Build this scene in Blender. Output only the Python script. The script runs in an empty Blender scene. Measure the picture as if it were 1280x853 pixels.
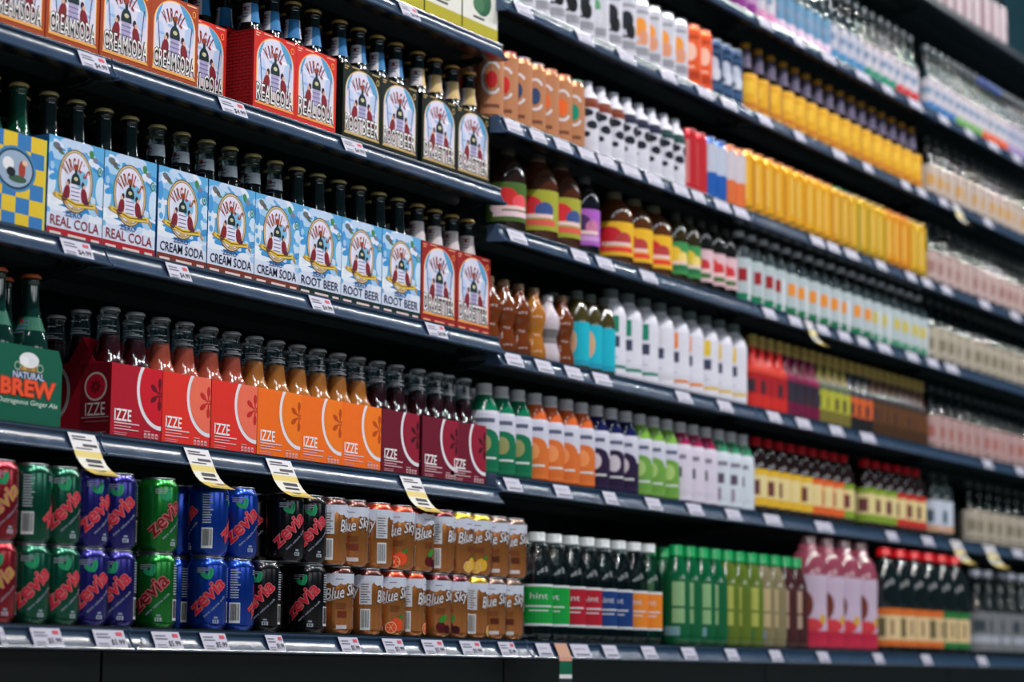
import bpy, bmesh, math, random
from mathutils import Vector, Matrix
random.seed(7)
S = bpy.context.scene
COL = S.collection
PI = math.pi

# ------------------------------------------------------------------ camera
cam_d = bpy.data.cameras.new('camera')
cam = bpy.data.objects.new('camera', cam_d); COL.objects.link(cam)
CR = Vector((0.51592514, -0.85658409, 0.00921658)); CU = Vector((-0.12001306, -0.06162318, 0.99085794)); CF = Vector((0.84818519, 0.51231463, 0.13459422))
m3 = Matrix((CR, CU, -CF)).transposed()
cam.matrix_world = Matrix.Translation((-2.9975, -2.5743, 0.0)) @ m3.to_4x4()
cam_d.sensor_width = 36.0; cam_d.lens = 86.18
cam_d.clip_start = 0.05; cam_d.clip_end = 60
cam_d.dof.use_dof = True; cam_d.dof.focus_distance = 4.28; cam_d.dof.aperture_fstop = 3.1
S.camera = cam
S.view_settings.view_transform = 'Standard'; S.view_settings.look = 'None'
S.view_settings.gamma = 1.0; S.view_settings.use_curve_mapping = False
S.view_settings.exposure = -0.68

# ------------------------------------------------------------------ world and lamps
W = bpy.data.worlds.new('store_ambient'); S.world = W; W.use_nodes = True
W.node_tree.nodes['Background'].inputs[0].default_value = (0.16, 0.50, 0.66, 1)
W.node_tree.nodes['Background'].inputs[1].default_value = 0.15

def area(name, loc, target, sx, sy, e, col, shape='RECTANGLE'):
    l = bpy.data.lights.new(name, 'AREA'); l.shape = shape; l.size = sx
    if shape == 'RECTANGLE': l.size_y = sy
    l.energy = e; l.color = col
    o = bpy.data.objects.new(name, l); COL.objects.link(o)
    d = Vector(target) - Vector(loc)
    o.location = loc; o.rotation_euler = d.to_track_quat('-Z', 'Y').to_euler()
    if shape == 'RECTANGLE' and sx > sy:
        # keep the long side along the aisle
        z = -d.normalized(); x = Vector((1, 0, 0)); y = z.cross(x).normalized(); x = y.cross(z)
        o.rotation_euler = Matrix((x, y, z)).transposed().to_euler()
    return o
for k in range(7):      # fluorescent strips above the aisle
    x = -2.9 + 1.75 * k
    area('ceiling_strip_light', (x, -2.2, 3.5), (x + 0.1, 0.0, 0.5), 0.75, 0.16, 12, (0.90, 0.96, 1.0))
for k in range(8):      # small spot lamps on the track in front of the shelves
    x = -1.9 + 1.25 * k
    area('track_spot_light', (x, -1.7, 3.3), (x, 0.1, 0.6), 0.10, 0.10, 46, (1.0, 0.97, 0.93), 'DISK')
for k in range(3):      # added low frontal fill, brightens caps, necks and shelf undersides
    x = -3.2 + 3.2 * k
    area('added_fill_light', (x, -4.6, 1.5), (x + 1.2, 0, 0.8), 2.2, 0.7, 24, (0.93, 0.96, 1.0))

# ------------------------------------------------------------------ colour + materials
def lin(c):
    out = []
    for v in c[:3]:
        v = v / 255.0
        out.append(v / 12.92 if v <= 0.04045 else ((v + 0.055) / 1.055) ** 2.4)
    return (out[0], out[1], out[2], 1.0)

def nodes(name):
    m = bpy.data.materials.new(name); m.use_nodes = True
    return m, m.node_tree, m.node_tree.nodes['Principled BSDF']

def col_mat(name, rough, metal=0.0, coat=0.0, grain=0.0, spec=0.5, trans=0.0, scale=60):
    """print / paint material: colour comes from the face colours, wear from noise"""
    m, nt, b = nodes(name)
    a = nt.nodes.new('ShaderNodeVertexColor'); a.layer_name = 'Col'
    src = a.outputs['Color']
    tc = nt.nodes.new('ShaderNodeTexCoord')
    n = nt.nodes.new('ShaderNodeTexNoise'); n.inputs['Scale'].default_value = scale; n.inputs['Detail'].default_value = 4
    nt.links.new(tc.outputs['Object'], n.inputs['Vector'])
    if grain > 0:
        r = nt.nodes.new('ShaderNodeMapRange'); r.inputs['To Min'].default_value = 1 - grain; r.inputs['To Max'].default_value = 1 + grain * 0.6
        nt.links.new(n.outputs['Fac'], r.inputs['Value'])
        mx = nt.nodes.new('ShaderNodeVectorMath'); mx.operation = 'SCALE'
        nt.links.new(src, mx.inputs[0]); nt.links.new(r.outputs['Result'], mx.inputs['Scale'])
        src = mx.outputs['Vector']
    nt.links.new(src, b.inputs['Base Color'])
    rr = nt.nodes.new('ShaderNodeMapRange'); rr.inputs['To Min'].default_value = max(0.02, rough - 0.06); rr.inputs['To Max'].default_value = rough + 0.08
    nt.links.new(n.outputs['Fac'], rr.inputs['Value']); nt.links.new(rr.outputs['Result'], b.inputs['Roughness'])
    b.inputs['Metallic'].default_value = metal; b.inputs['Coat Weight'].default_value = coat
    b.inputs['Coat Roughness'].default_value = 0.12
    b.inputs['Specular IOR Level'].default_value = spec
    b.inputs['Transmission Weight'].default_value = trans
    return m

M = {}
M['card'] = col_mat('printed_cardboard', 0.60, 0, 0.0, 0.10, 0.15)
M['paper'] = col_mat('printed_paper_label', 0.50, 0, 0.0, 0.08, 0.2)
M['can'] = col_mat('lacquered_aluminium', 0.22, 0.7, 0.3, 0.05)
M['canprint'] = col_mat('can_ink', 0.32, 0.2, 0.05, 0.05, 0.3)
M['metal'] = col_mat('bare_aluminium', 0.28, 1.0, 0, 0.06)
M['cap'] = col_mat('crown_cap_metal', 0.28, 0.35, 0.2, 0.08)
M['plastic'] = col_mat('moulded_plastic', 0.30, 0, 0.05, 0.05, 0.35)
M['darkglass'] = col_mat('dark_filled_glass', 0.05, 0, 0.0, 0.05, 1.0)
M['liquid'] = col_mat('coloured_drink', 0.15, 0, 0.3, 0.05, 0.5, 0.12)
M['steel'] = col_mat('powder_coated_steel', 0.36, 0.1, 0.1, 0.22, 0.5, 0, 9)
M['rail'] = col_mat('glossy_price_channel', 0.22, 0.0, 0.25, 0.25, 0.9, 0, 16)
M['floor'] = col_mat('polished_concrete', 0.35, 0, 0.1, 0.2, 0.5, 0, 5)

def shell_mat(name, rough=0.05, base=0.06):
    """clear thin glass / PET wall, tinted by the face colour"""
    m = bpy.data.materials.new(name); m.use_nodes = True; nt = m.node_tree
    for n in list(nt.nodes): nt.nodes.remove(n)
    out = nt.nodes.new('ShaderNodeOutputMaterial')
    a = nt.nodes.new('ShaderNodeVertexColor'); a.layer_name = 'Col'
    t = nt.nodes.new('ShaderNodeBsdfTransparent'); nt.links.new(a.outputs['Color'], t.inputs['Color'])
    g = nt.nodes.new('ShaderNodeBsdfGlossy'); g.inputs['Roughness'].default_value = rough
    lw = nt.nodes.new('ShaderNodeLayerWeight'); lw.inputs['Blend'].default_value = 0.28
    mr = nt.nodes.new('ShaderNodeMapRange'); mr.inputs['To Min'].default_value = base; mr.inputs['To Max'].default_value = 0.62
    nt.links.new(lw.outputs['Fresnel'], mr.inputs['Value'])
    mx = nt.nodes.new('ShaderNodeMixShader')
    nt.links.new(mr.outputs['Result'], mx.inputs['Fac']); nt.links.new(t.outputs[0], mx.inputs[1]); nt.links.new(g.outputs[0], mx.inputs[2])
    nt.links.new(mx.outputs[0], out.inputs['Surface'])
    return m
M['shell'] = shell_mat('clear_bottle_wall')
MATS = list(M.keys())

# ------------------------------------------------------------------ mesh builder
class MB:
    def __init__(s): s.v = []; s.f = []; s.c = []; s.m = []; s.s = []
    def face(s, pts, col, mat, smooth=False):
        i = len(s.v); s.v.extend(pts); s.f.append(list(range(i, i + len(pts)))); s.c.append(col); s.m.append(mat); s.s.append(smooth)
    def faces(s, verts, idx, col, mat, smooth=False):
        i = len(s.v); s.v.extend(verts)
        for k in idx: s.f.append([i + j for j in k]); s.c.append(col); s.m.append(mat); s.s.append(smooth)
    def box(s, x0, x1, y0, y1, z0, z1, col, mat):
        v = [(x, y, z) for x in (x0, x1) for y in (y0, y1) for z in (z0, z1)]
        s.faces(v, [(0, 1, 3, 2), (4, 6, 7, 5), (0, 4, 5, 1), (2, 3, 7, 6), (0, 2, 6, 4), (1, 5, 7, 3)], col, mat)
    def lathe(s, prof, n, col, mat, smooth=True, flute=0.0, cols=None):
        i = len(s.v)
        for (r, z) in prof:
            for k in range(n):
                a = 2 * PI * k / n; rr = r
                if flute and k % 2: rr = r - flute if r > 0.014 else r
                s.v.append((rr * math.sin(a), -rr * math.cos(a), z))
        for j in range(len(prof) - 1):
            c = cols[j] if cols else col
            for k in range(n):
                k2 = (k + 1) % n
                s.f.append([i + j * n + k, i + j * n + k2, i + (j + 1) * n + k2, i + (j + 1) * n + k]); s.c.append(c); s.m.append(mat); s.s.append(smooth)
        if prof[0][0] > 1e-4: s.f.append([i + k for k in reversed(range(n))]); s.c.append(cols[0] if cols else col); s.m.append(mat); s.s.append(False)
        if prof[-1][0] > 1e-4: s.f.append([i + (len(prof) - 1) * n + k for k in range(n)]); s.c.append(cols[-1] if cols else col); s.m.append(mat); s.s.append(False)
    def extrude_x(s, poly, x0, x1, col, mat, smooth=False):
        """poly of (y,z) extruded along x, with end faces"""
        n = len(poly); v = [(x0, y, z) for y, z in poly] + [(x1, y, z) for y, z in poly]
        idx = [(k, (k + 1) % n, n + (k + 1) % n, n + k) for k in range(n)]
        s.faces(v, idx, col, mat, smooth)
        s.face([(x0, y, z) for y, z in reversed(poly)], col, mat); s.face([(x1, y, z) for y, z in poly], col, mat)
    def mesh(s, name, sharp=None):
        me = bpy.data.meshes.new(name); me.from_pydata(s.v, [], s.f); me.validate(clean_customdata=False)
        used = sorted(set(s.m), key=MATS.index)
        for u in used: me.materials.append(M[u])
        ix = {u: i for i, u in enumerate(used)}
        at = me.color_attributes.new('Col', 'FLOAT_COLOR', 'CORNER')
        if len(me.polygons) == len(s.f):
            me.polygons.foreach_set('material_index', [ix[u] for u in s.m]); me.polygons.foreach_set('use_smooth', s.s)
            data = []
            for f, c in zip(s.f, s.c): data.extend(list(c) * len(f))
            at.data.foreach_set('color', data)
        else: print('MESH MISMATCH', name)
        if sharp:
            bm = bmesh.new(); bm.from_mesh(me); bmesh.ops.remove_doubles(bm, verts=bm.verts, dist=1e-6); bmesh.ops.recalc_face_normals(bm, faces=bm.faces); bm.to_mesh(me); bm.free()
            me.set_sharp_from_angle(angle=sharp)
        me.update()
        return me

# ------------------------------------------------------------------ flat print art (triangles / convex polygons in metres)
_tc = {}
def text_tris(t, off):
    k = (t, off)
    if k in _tc: return _tc[k]
    cu = bpy.data.curves.new('txt', 'FONT'); cu.body = t; cu.resolution_u = 2; cu.offset = off; cu.fill_mode = 'FRONT'
    o = bpy.data.objects.new('txt', cu); COL.objects.link(o)
    dg = bpy.context.evaluated_depsgraph_get(); me = bpy.data.meshes.new_from_object(o.evaluated_get(dg))
    ps = [[(me.vertices[i].co.x, me.vertices[i].co.y) for i in p.vertices] for p in me.polygons]
    bpy.data.objects.remove(o); bpy.data.meshes.remove(me); bpy.data.curves.remove(cu)
    xs = [p[0] for q in ps for p in q]; ys = [p[1] for q in ps for p in q]
    r = (ps, min(xs), max(xs), min(ys), max(ys)); _tc[k] = r
    return r

def sh(poly, ax, val, keep_greater):
    out = []
    n = len(poly)
    for i in range(n):
        a, b = poly[i], poly[(i + 1) % n]
        ia = (a[ax] >= val) == keep_greater or abs(a[ax] - val) < 1e-9; ib = (b[ax] >= val) == keep_greater or abs(b[ax] - val) < 1e-9
        if ia: out.append(a)
        if ia != ib:
            t = (val - a[ax]) / (b[ax] - a[ax]) if b[ax] != a[ax] else 0
            out.append((a[0] + t * (b[0] - a[0]), a[1] + t * (b[1] - a[1])))
    return out
def area2(p): return abs(sum(p[i][0] * p[(i + 1) % len(p)][1] - p[(i + 1) % len(p)][0] * p[i][1] for i in range(len(p))))

class Art:
    def __init__(s): s.p = []; s.g = 0
    def poly(s, pts, col, ly=1): s.g += 1; s.p.append((list(pts), lin(col), ly + s.g * 0.006)); return s
    def rect(s, x0, y0, x1, y1, col, ly=1): return s.poly([(x0, y0), (x1, y0), (x1, y1), (x0, y1)], col, ly)
    def ell(s, cx, cy, rx, ry, col, ly=1, n=20, rot=0, a0=0, a1=360):
        c, q = math.cos(math.radians(rot)), math.sin(math.radians(rot)); pts = []
        full = a1 - a0 >= 360
        for k in range(n + (0 if full else 1)):
            a = math.radians(a0 + (a1 - a0) * k / n); x, y = rx * math.cos(a), ry * math.sin(a); pts.append((cx + x * c - y * q, cy + x * q + y * c))
        return s.poly(pts, col, ly)
    def ring(s, cx, cy, rx, ry, w, col, ly=1, n=32, a0=0, a1=360):
        for k in range(n):
            a = math.radians(a0 + (a1 - a0) * k / n); b = math.radians(a0 + (a1 - a0) * (k + 1) / n)
            s.poly([(cx + rx * math.cos(a), cy + ry * math.sin(a)), (cx + rx * math.cos(b), cy + ry * math.sin(b)),
                    (cx + (rx - w) * math.cos(b), cy + (ry - w) * math.sin(b)), (cx + (rx - w) * math.cos(a), cy + (ry - w) * math.sin(a))], col, ly)
        return s
    def line(s, x0, y0, x1, y1, w, col, ly=1):
        dx, dy = x1 - x0, y1 - y0; L = math.hypot(dx, dy); nx, ny = -dy / L * w / 2, dx / L * w / 2
        return s.poly([(x0 - nx, y0 - ny), (x1 - nx, y1 - ny), (x1 + nx, y1 + ny), (x0 + nx, y0 + ny)], col, ly)
    def text(s, t, cx, cy, w, h, col, ly=2, rot=0, shear=0, off=0.0, out=None, outw=0.035):
        """text centred on cx,cy, fitted to w x h; out = outline colour"""
        if out is not None: s.text(t, cx, cy, w * 1.03, h * 1.10, out, ly - 0.5, rot, shear, off + outw)
        ps, a, b, c_, d = text_tris(t, off)
        sx, sy = w / (b - a), h / (d - c_); mx, my = (a + b) / 2, (c_ + d) / 2
        c, q = math.cos(math.radians(rot)), math.sin(math.radians(rot)); col = lin(col); s.g += 1; ly = ly + s.g * 0.006
        for p in ps:
            pp = []
            for x, y in p:
                x, y = (x - mx) * sx, (y - my) * sy; x += shear * y
                pp.append((cx + x * c - y * q, cy + x * q + y * c))
            s.p.append((pp, col, ly))
        return s
    def arctext(s, t, cx, cy, R, span, h, col, ly=2, off=0.02, ry=1.0, wk=0.9):
        """letters standing on an arch"""
        n = len(t)
        for i, ch in enumerate(t):
            a = math.radians(span * (0.5 - (i + 0.5) / n)); wid = R * math.radians(span) / n * wk
            if ch == ' ': continue
            if ch == '\u2019':
                s.ell(cx + R * math.sin(-a), cy + (R * math.cos(a) + h * 0.35) * ry, 0.0009, 0.002, col, ly, 8); continue
            if ch == 'I': wid *= 0.45
            s.text(ch, cx - R * math.sin(-a) * -1, cy + R * math.cos(a) * ry, wid, h, col, ly, rot=math.degrees(a), off=off)
        return s
    def rows(s, x0, y0, x1, n, dy, h, col, ly=2, seed=1):
        """lines of unreadably small print"""
        rg = random.Random(seed)
        for k in range(n):
            s.rect(x0, y0 - k * dy, x0 + (x1 - x0) * rg.uniform(0.65, 1.0), y0 - k * dy + h, col, ly)
        return s
    def barcode(s, x0, y0, x1, y1, ly=2, seed=1):
        s.rect(x0, y0, x1, y1, (225, 225, 228), ly); rg = random.Random(seed); n = 9
        for k in range(n):
            a = x0 + (x1 - x0) * (0.08 + 0.86 * k / n); s.rect(a, y0 + (y1 - y0) * 0.12, a + (x1 - x0) * rg.uniform(0.025, 0.07), y1 - (y1 - y0) * 0.06, (25, 25, 30), ly + 1)
        return s
    def add(s, o, dx=0, dy=0, sx=1, sy=1, dl=0):
        for p, c, l in o.p: s.p.append(([(x * sx + dx, y * sy + dy) for x, y in p], c, l + dl))
        return s
    def clip(s, x0, y0, x1, y1):
        out = []
        for p, c, l in s.p:
            for ax, v, g in ((0, x0, True), (0, x1, False), (1, y0, True), (1, y1, False)):
                if len(p) >= 3: p = sh(p, ax, v, g)
            if len(p) >= 3 and area2(p) > 1e-10: out.append((p, c, l))
        s.p = out; return s
    def flat(s, mat, eps=0.00022, frame='front', mb=None):
        mb = mb or MB()
        for p, c, l in s.p:
            if area2(p) < 1e-10: continue
            sg = sum(p[i][0] * p[(i + 1) % len(p)][1] - p[(i + 1) % len(p)][0] * p[i][1] for i in range(len(p)))
            if sg < 0: p = p[::-1]
            d = eps * (l + 1)
            if frame == 'front': mb.face([(x, -d, y) for x, y in p], c, mat)
            elif frame == 'left': mb.face([(-d, -x, y) for x, y in p], c, mat)     # on a face looking to -X, art x runs towards the front
        return mb
    def wrap(s, r, mat, eps=0.00022, step=0.006, prof=None, mb=None, zs=()):
        """bend round a vertical cylinder (or round prof: z -> radius)"""
        mb = mb or MB()
        if prof is not None: zs = prof.zs
        src = []
        for p, c, l in s.p:
            a_, b_ = min(q[1] for q in p), max(q[1] for q in p); cur = p
            for zz in zs:
                if a_ + 1e-6 < zz < b_ - 1e-6 and len(cur) >= 3:
                    src.append((sh(cur, 1, zz, False), c, l)); cur = sh(cur, 1, zz, True)
            src.append((cur, c, l))
        for p, c, l in src:
            if len(p) < 3: continue
            lo = min(q[0] for q in p); hi = max(q[0] for q in p)
            k0, k1 = math.floor(lo / step), math.ceil(hi / step)
            for k in range(k0, k1):
                q = p
                if k > k0: q = sh(q, 0, k * step, True)
                if k < k1 - 1 and len(q) >= 3: q = sh(q, 0, (k + 1) * step, False)
                if len(q) < 3 or area2(q) < 1e-10: continue
                sg = sum(q[i][0] * q[(i + 1) % len(q)][1] - q[(i + 1) % len(q)][0] * q[i][1] for i in range(len(q)))
                if sg < 0: q = q[::-1]
                v = []
                for x, y in q:
                    rr = (prof(y) if prof else r); a = x / r; rr += 0.0003 + eps * l
                    v.append((rr * math.sin(a), -rr * math.cos(a), y))
                mb.face(v, c, mat, False)
        return mb

# ------------------------------------------------------------------ object helpers
SEEN = {}
def tag(o, label, cat, group=None):
    n = len(label.split())
    if not 4 <= n <= 16: print('LABEL LENGTH', n, label)
    if label in SEEN: print('LABEL TWICE', label)
    SEEN[label] = 1
    o['label'] = label; o['category'] = cat
    if group: o['group'] = group
def link(name, me, parent=None, loc=(0, 0, 0), rz=0.0, label=None):
    o = bpy.data.objects.new(name, me); COL.objects.link(o); o.location = loc; o.rotation_euler = (0, 0, rz)
    if parent: o.parent = parent
    if label: o['label'] = label
    return o
def inst(name, parts, loc, label, cat, group=None, rz=0.0):
    """parts: list of (name, mesh, parent index or None, location, label)"""
    r = link(name, None, None, loc, rz); r.empty_display_size = 0.02; tag(r, label, cat, group)
    made = []
    for p in parts:
        made.append(link(p[0], p[1], r if p[2] is None else made[p[2]], p[3] if len(p) > 3 else (0, 0, 0), 0.0, p[4] if len(p) > 4 else None))
    return r
ORD = ['first', 'second', 'third', 'fourth', 'fifth', 'sixth', 'seventh', 'eighth', 'ninth', 'tenth', 'eleventh', 'twelfth', 'thirteenth', 'fourteenth',
       'fifteenth', 'sixteenth', 'seventeenth', 'eighteenth', 'nineteenth', 'twentieth'] + ['twenty-' + w for w in
       ['first', 'second', 'third', 'fourth', 'fifth', 'sixth', 'seventh', 'eighth', 'ninth']] + ['thirtieth']
WHITE = (232, 230, 240)

# ------------------------------------------------------------------ shelving
Z = {'L0': 1.272, 'L1': 0.9692, 'L2': 0.6605, 'L3': 0.3564, 'L4': 0.0477, 'RT': 1.975, 'R0': 1.6331, 'R1': 1.3823, 'R2': 1.1237,
     'R3': 0.8956, 'R4': 0.6382, 'R5': 0.3817, 'R6': 0.0477}
YF = {k: (-0.0714 if k in ('L4', 'R6') else (0.006 if k[0] == 'R' else 0.0)) for k in Z}
DECK = 0.0185
def base(k): return Z[k] + DECK
BAY = 1.2192
FLOOR = -0.20
BACK = 0.43
STEEL = lin((30, 44, 48)); RAILC = lin((44, 64, 92)); DARK = lin((16, 22, 28))

f = MB(); f.box(-4.5, 9, -6, 1.2, FLOOR - 0.05, FLOOR, lin((150, 150, 148)), 'floor')
o = link('floor', f.mesh('floor')); o['kind'] = 'structure'
f = MB(); f.box(-4.5, 9, 0.80, 0.90, FLOOR, 3.0, lin((30, 62, 72)), 'steel')
o = link('wall_back', f.mesh('wall_back')); o['kind'] = 'structure'

def channel():
    """price rail section: dark top lip, upper bead, concave channel, lower bead"""
    pts = [(0.030, 0.018), (0.004, 0.019), (0.0035, 0.0165), (0.0005, 0.0160), (0.0002, 0.0135)]
    a, b = (0.0030, 0.0125), (-0.0085, -0.0120)
    for k in range(9):
        t = k / 8; bulge = 0.0042 * math.sin(PI * t)
        pts.append((a[0] + (b[0] - a[0]) * t + bulge * 0.9, a[1] + (b[1] - a[1]) * t + bulge * 0.42))
    pts += [(-0.0120, -0.0128), (-0.0134, -0.0150), (-0.0128, -0.0172), (-0.006, -0.0182), (0.030, -0.0150)]
    return pts
CH = channel()

TAGS = {'L0': [(0.86, 0.068)], 'L1': [(-0.054, 0.072), (0.312, 0.077), (0.679, 0.073)], 'L2': [(-0.079, 0.076), (0.176, 0.063), (0.586, 0.072), (0.971, 0.072)], 'L3': [],
 'L4': [(-0.295, 0.013), (-0.198, 0.071), (-0.054, 0.079), (0.085, 0.074), (0.207, 0.072), (0.373, 0.05), (0.593, 0.064), (0.733, 0.07), (0.866, 0.077), (0.999, 0.078), (1.132, 0.063)],
 'R6': [(1.274, 0.06), (1.422, 0.08), (1.55, 0.066), (1.723, 0.066), (1.913, 0.07), (2.129, 0.063), (2.367, 0.067), (2.644, 0.068), (2.995, 0.064), (3.33, 0.07), (3.759, 0.078)],
 'R0': [(2.49, 0.08), (2.69, 0.06), (2.882, 0.089), (3.119, 0.106), (3.292, 0.081), (3.498, 0.104), (3.72, 0.08), (3.934, 0.074), (4.139, 0.099), (4.352, 0.082)],
 'R1': [(1.301, 0.072), (1.563, 0.075), (1.756, 0.083), (1.959, 0.081), (2.148, 0.081), (2.28, 0.088), (2.485, 0.075), (2.694, 0.064), (2.95, 0.09), (3.143, 0.067), (3.417, 0.066), (3.538, 0.068), (3.71, 0.07), (4.081, 0.077)],
 'R2': [(1.265, 0.068), (1.365, 0.066), (1.471, 0.072), (1.576, 0.075), (1.665, 0.081), (1.778, 0.087), (1.89, 0.082), (2.024, 0.082), (2.115, 0.067), (2.243, 0.087), (2.345, 0.081), (2.8, 0.086), (2.903, 0.078), (3.025, 0.091), (3.229, 0.074), (3.447, 0.072), (3.572, 0.08), (3.723, 0.083), (4.041, 0.089), (4.31, 0.095)],
 'R3': [(1.282, 0.074), (1.547, 0.074), (1.658, 0.076), (1.862, 0.077), (2.505, 0.07), (2.66, 0.078), (2.831, 0.076), (2.972, 0.079), (3.098, 0.076), (3.245, 0.096), (3.449, 0.089), (3.604, 0.087), (3.755, 0.103)],
 'R4': [(1.274, 0.073), (1.397, 0.07), (1.522, 0.072), (1.647, 0.079), (2.038, 0.077), (2.254, 0.078), (2.53, 0.079), (2.705, 0.088), (2.914, 0.088), (3.124, 0.099), (4.042, 0.082), (4.332, 0.088)],
 'R5': [(1.275, 0.066), (1.478, 0.071), (1.687, 0.061), (1.889, 0.073), (2.095, 0.078), (2.298, 0.083), (2.518, 0.097), (2.83, 0.11), (3.284, 0.079), (3.548, 0.085), (4.296, 0.101)], 'RT': []}
SALE = {'L3': [(-0.048, 0.072), (0.242, 0.073), (0.473, 0.082), (0.893, 0.077)], 'R1': [(3.814, 0.066)], 'R3': [(2.748, 0.05)], 'R5': [(3.772, 0.09), (4.047, 0.102)], 'R6': []}

def strip(path, w, cols, mat, th=0.0004):
    """bent paper strip: path of (y,z), a colour per segment"""
    mb = MB()
    for k in range(len(path) - 1):
        (y0, z0), (y1, z1) = path[k], path[k + 1]
        mb.faces([(-w / 2, y0, z0), (w / 2, y0, z0), (w / 2, y1, z1), (-w / 2, y1, z1), (-w / 2, y0 + th, z0 + th), (w / 2, y0 + th, z0 + th), (w / 2, y1 + th, z1 + th), (-w / 2, y1 + th, z1 + th)],
                 [(3, 2, 1, 0), (4, 5, 6, 7), (0, 4, 7, 3), (1, 2, 6, 5)], lin(cols[k]), mat)
    return mb
# plane of a tag: from (0.0008, 0.0138) down to (-0.0108,-0.0142)
TA, TB = Vector((0.0004, 0.0136)), Vector((-0.0122, -0.0140))
def on_tag(art, off=0.0006):
    """art x across, y 0..1 up the tag face"""
    mb = MB(); n = Vector((-(TA - TB).y, (TA - TB).x)).normalized()
    for p, c, l in art.p:
        sg = sum(p[i][0] * p[(i + 1) % len(p)][1] - p[(i + 1) % len(p)][0] * p[i][1] for i in range(len(p)))
        if sg < 0: p = p[::-1]
        v = []
        for x, y in p:
            q = TB + (TA - TB) * y; d = off + 0.0002 * l; v.append((x, q.x - abs(n.x) * d, q.y + abs(n.y) * d))
        mb.face(v, c, 'paper')
    return mb
_tagm = {}
def tag_meshes(w, price, full):
    w = round(w, 3); k = (w, price, full)
    if k not in _tagm:
        b = strip([(TA.x - 0.0002, TA.y), ((TA.x + TB.x) / 2 - 0.0002, (TA.y + TB.y) / 2), (TB.x - 0.0002, TB.y)], w, [(192, 190, 208)] * 2, 'paper').mesh('price_tag')
        a = Art()
        if full and w > 0.03:
            a.text(price, w * 0.22, 0.30, w * 0.44, 0.36, (30, 32, 44), 1, off=0.01)
            a.rows(-w * 0.42, 0.72, w * 0.1, 2, 0.17, 0.07, (110, 112, 130), 1, 3); a.rows(-w * 0.42, 0.2, -w * 0.05, 2, 0.14, 0.06, (120, 120, 138), 1, 5)
            a.rect(w * 0.22, 0.68, w * 0.42, 0.88, (205, 70, 90), 1)
        else:
            a.rect(-w * 0.35, 0.16, w * 0.4, 0.30, (120, 122, 140), 1); a.rect(-w * 0.4, 0.6, w * 0.25, 0.7, (170, 165, 185), 1)
        _tagm[k] = (b, on_tag(a).mesh('tag_print'))
    return _tagm[k]

def sale_meshes(w, big):
    k = ('s', round(w, 3), big)
    if k in _tagm: return _tagm[k]
    L = 1.0 if big else 0.85
    path = [(0.0006, 0.0138), (-0.0066, -0.001), (-0.0138, -0.0150), (-0.0195, -0.026), (-0.027, -0.036), (-0.037, -0.045), (-0.049, -0.0515), (-0.060, -0.0555)]
    path = [(y * (1 if i < 3 else L), z) for i, (y, z) in enumerate(path)]
    cols = [(222, 220, 226), (226, 222, 226), (222, 200, 120), (226, 224, 214), (228, 226, 214), (222, 196, 104), (222, 198, 110)]
    b = strip(path, w, cols, 'paper').mesh('sale_tag')
    # print that follows the strip
    mb = MB()
    segs = [(0, 0.35, 0.50, -0.4, 0.1), (0, 0.65, 0.78, -0.4, 0.3), (1, 0.2, 0.5, -0.1, 0.42), (1, 0.7, 0.82, -0.4, 0.2), (3, 0.25, 0.8, -0.2, 0.35), (4, 0.15, 0.55, -0.25, 0.30), (6, 0.3, 0.45, -0.4, 0.4)]
    for si, t0, t1, u0, u1 in segs:
        (y0, z0), (y1, z1) = path[si], path[si + 1]
        dy, dz = y1 - y0, z1 - z0; Ln = math.hypot(dy, dz); ny, nz = dz / Ln, -dy / Ln
        e = 0.0006
        P = lambda t, u: (u * w, y0 + dy * t + ny * e, z0 + dz * t + nz * e * (1 if nz > 0 else 1))
        mb.face([P(t1, u0), P(t1, u1), P(t0, u1), P(t0, u0)], lin((70, 66, 80)), 'paper')
    _tagm[k] = (b, mb.mesh('tag_print'))
    return _tagm[k]

SHELF_LABEL = {'L0': 'uppermost shelf of the left unit, only its right end in view', 'L1': 'left unit shelf carrying the red and black bottle cartons',
  'L2': 'left unit shelf carrying the sky blue bottle cartons', 'L3': 'left unit shelf carrying red, orange and maroon cartons', 'L4': 'bottom shelf of the left unit under the stacked cans',
  'RT': 'thin topmost shelf with plain edge at upper right', 'R0': 'shelf under long row of clear bottles at upper right', 'R1': 'shelf under white cans and gold-capped yellow bottles',
  'R2': 'shelf under kraft-brown slim cans and golden slim cans', 'R3': 'shelf under dark juice bottles and large clear bottles', 'R4': 'shelf under amber, turquoise and white bottles',
  'R5': 'shelf under green, orange and navy capped bottles', 'R6': 'bottom shelf of the right units under green-capped bottles'}
BAYN = {-1: 'far left bay', 0: 'left bay', 1: 'second bay from the left', 2: 'third bay from the left', 3: 'fourth bay from the left', 4: 'farthest bay'}
bracket = MB()
bracket.faces([(0.002, 0.03, -0.004), (0.002, 0.42, -0.004), (0.002, 0.42, -0.06), (0.002, 0.32, -0.055), (0.002, 0.05, -0.016),
               (0.005, 0.03, -0.004), (0.005, 0.42, -0.004), (0.005, 0.42, -0.06), (0.005, 0.32, -0.055), (0.005, 0.05, -0.016)],
              [(0, 1, 2, 3, 4), (9, 8, 7, 6, 5), (0, 5, 6, 1), (1, 6, 7, 2), (2, 7, 8, 3), (3, 8, 9, 4), (4, 9, 5, 0)], STEEL, 'steel')
bracket = bracket.mesh('support_bracket')
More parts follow.
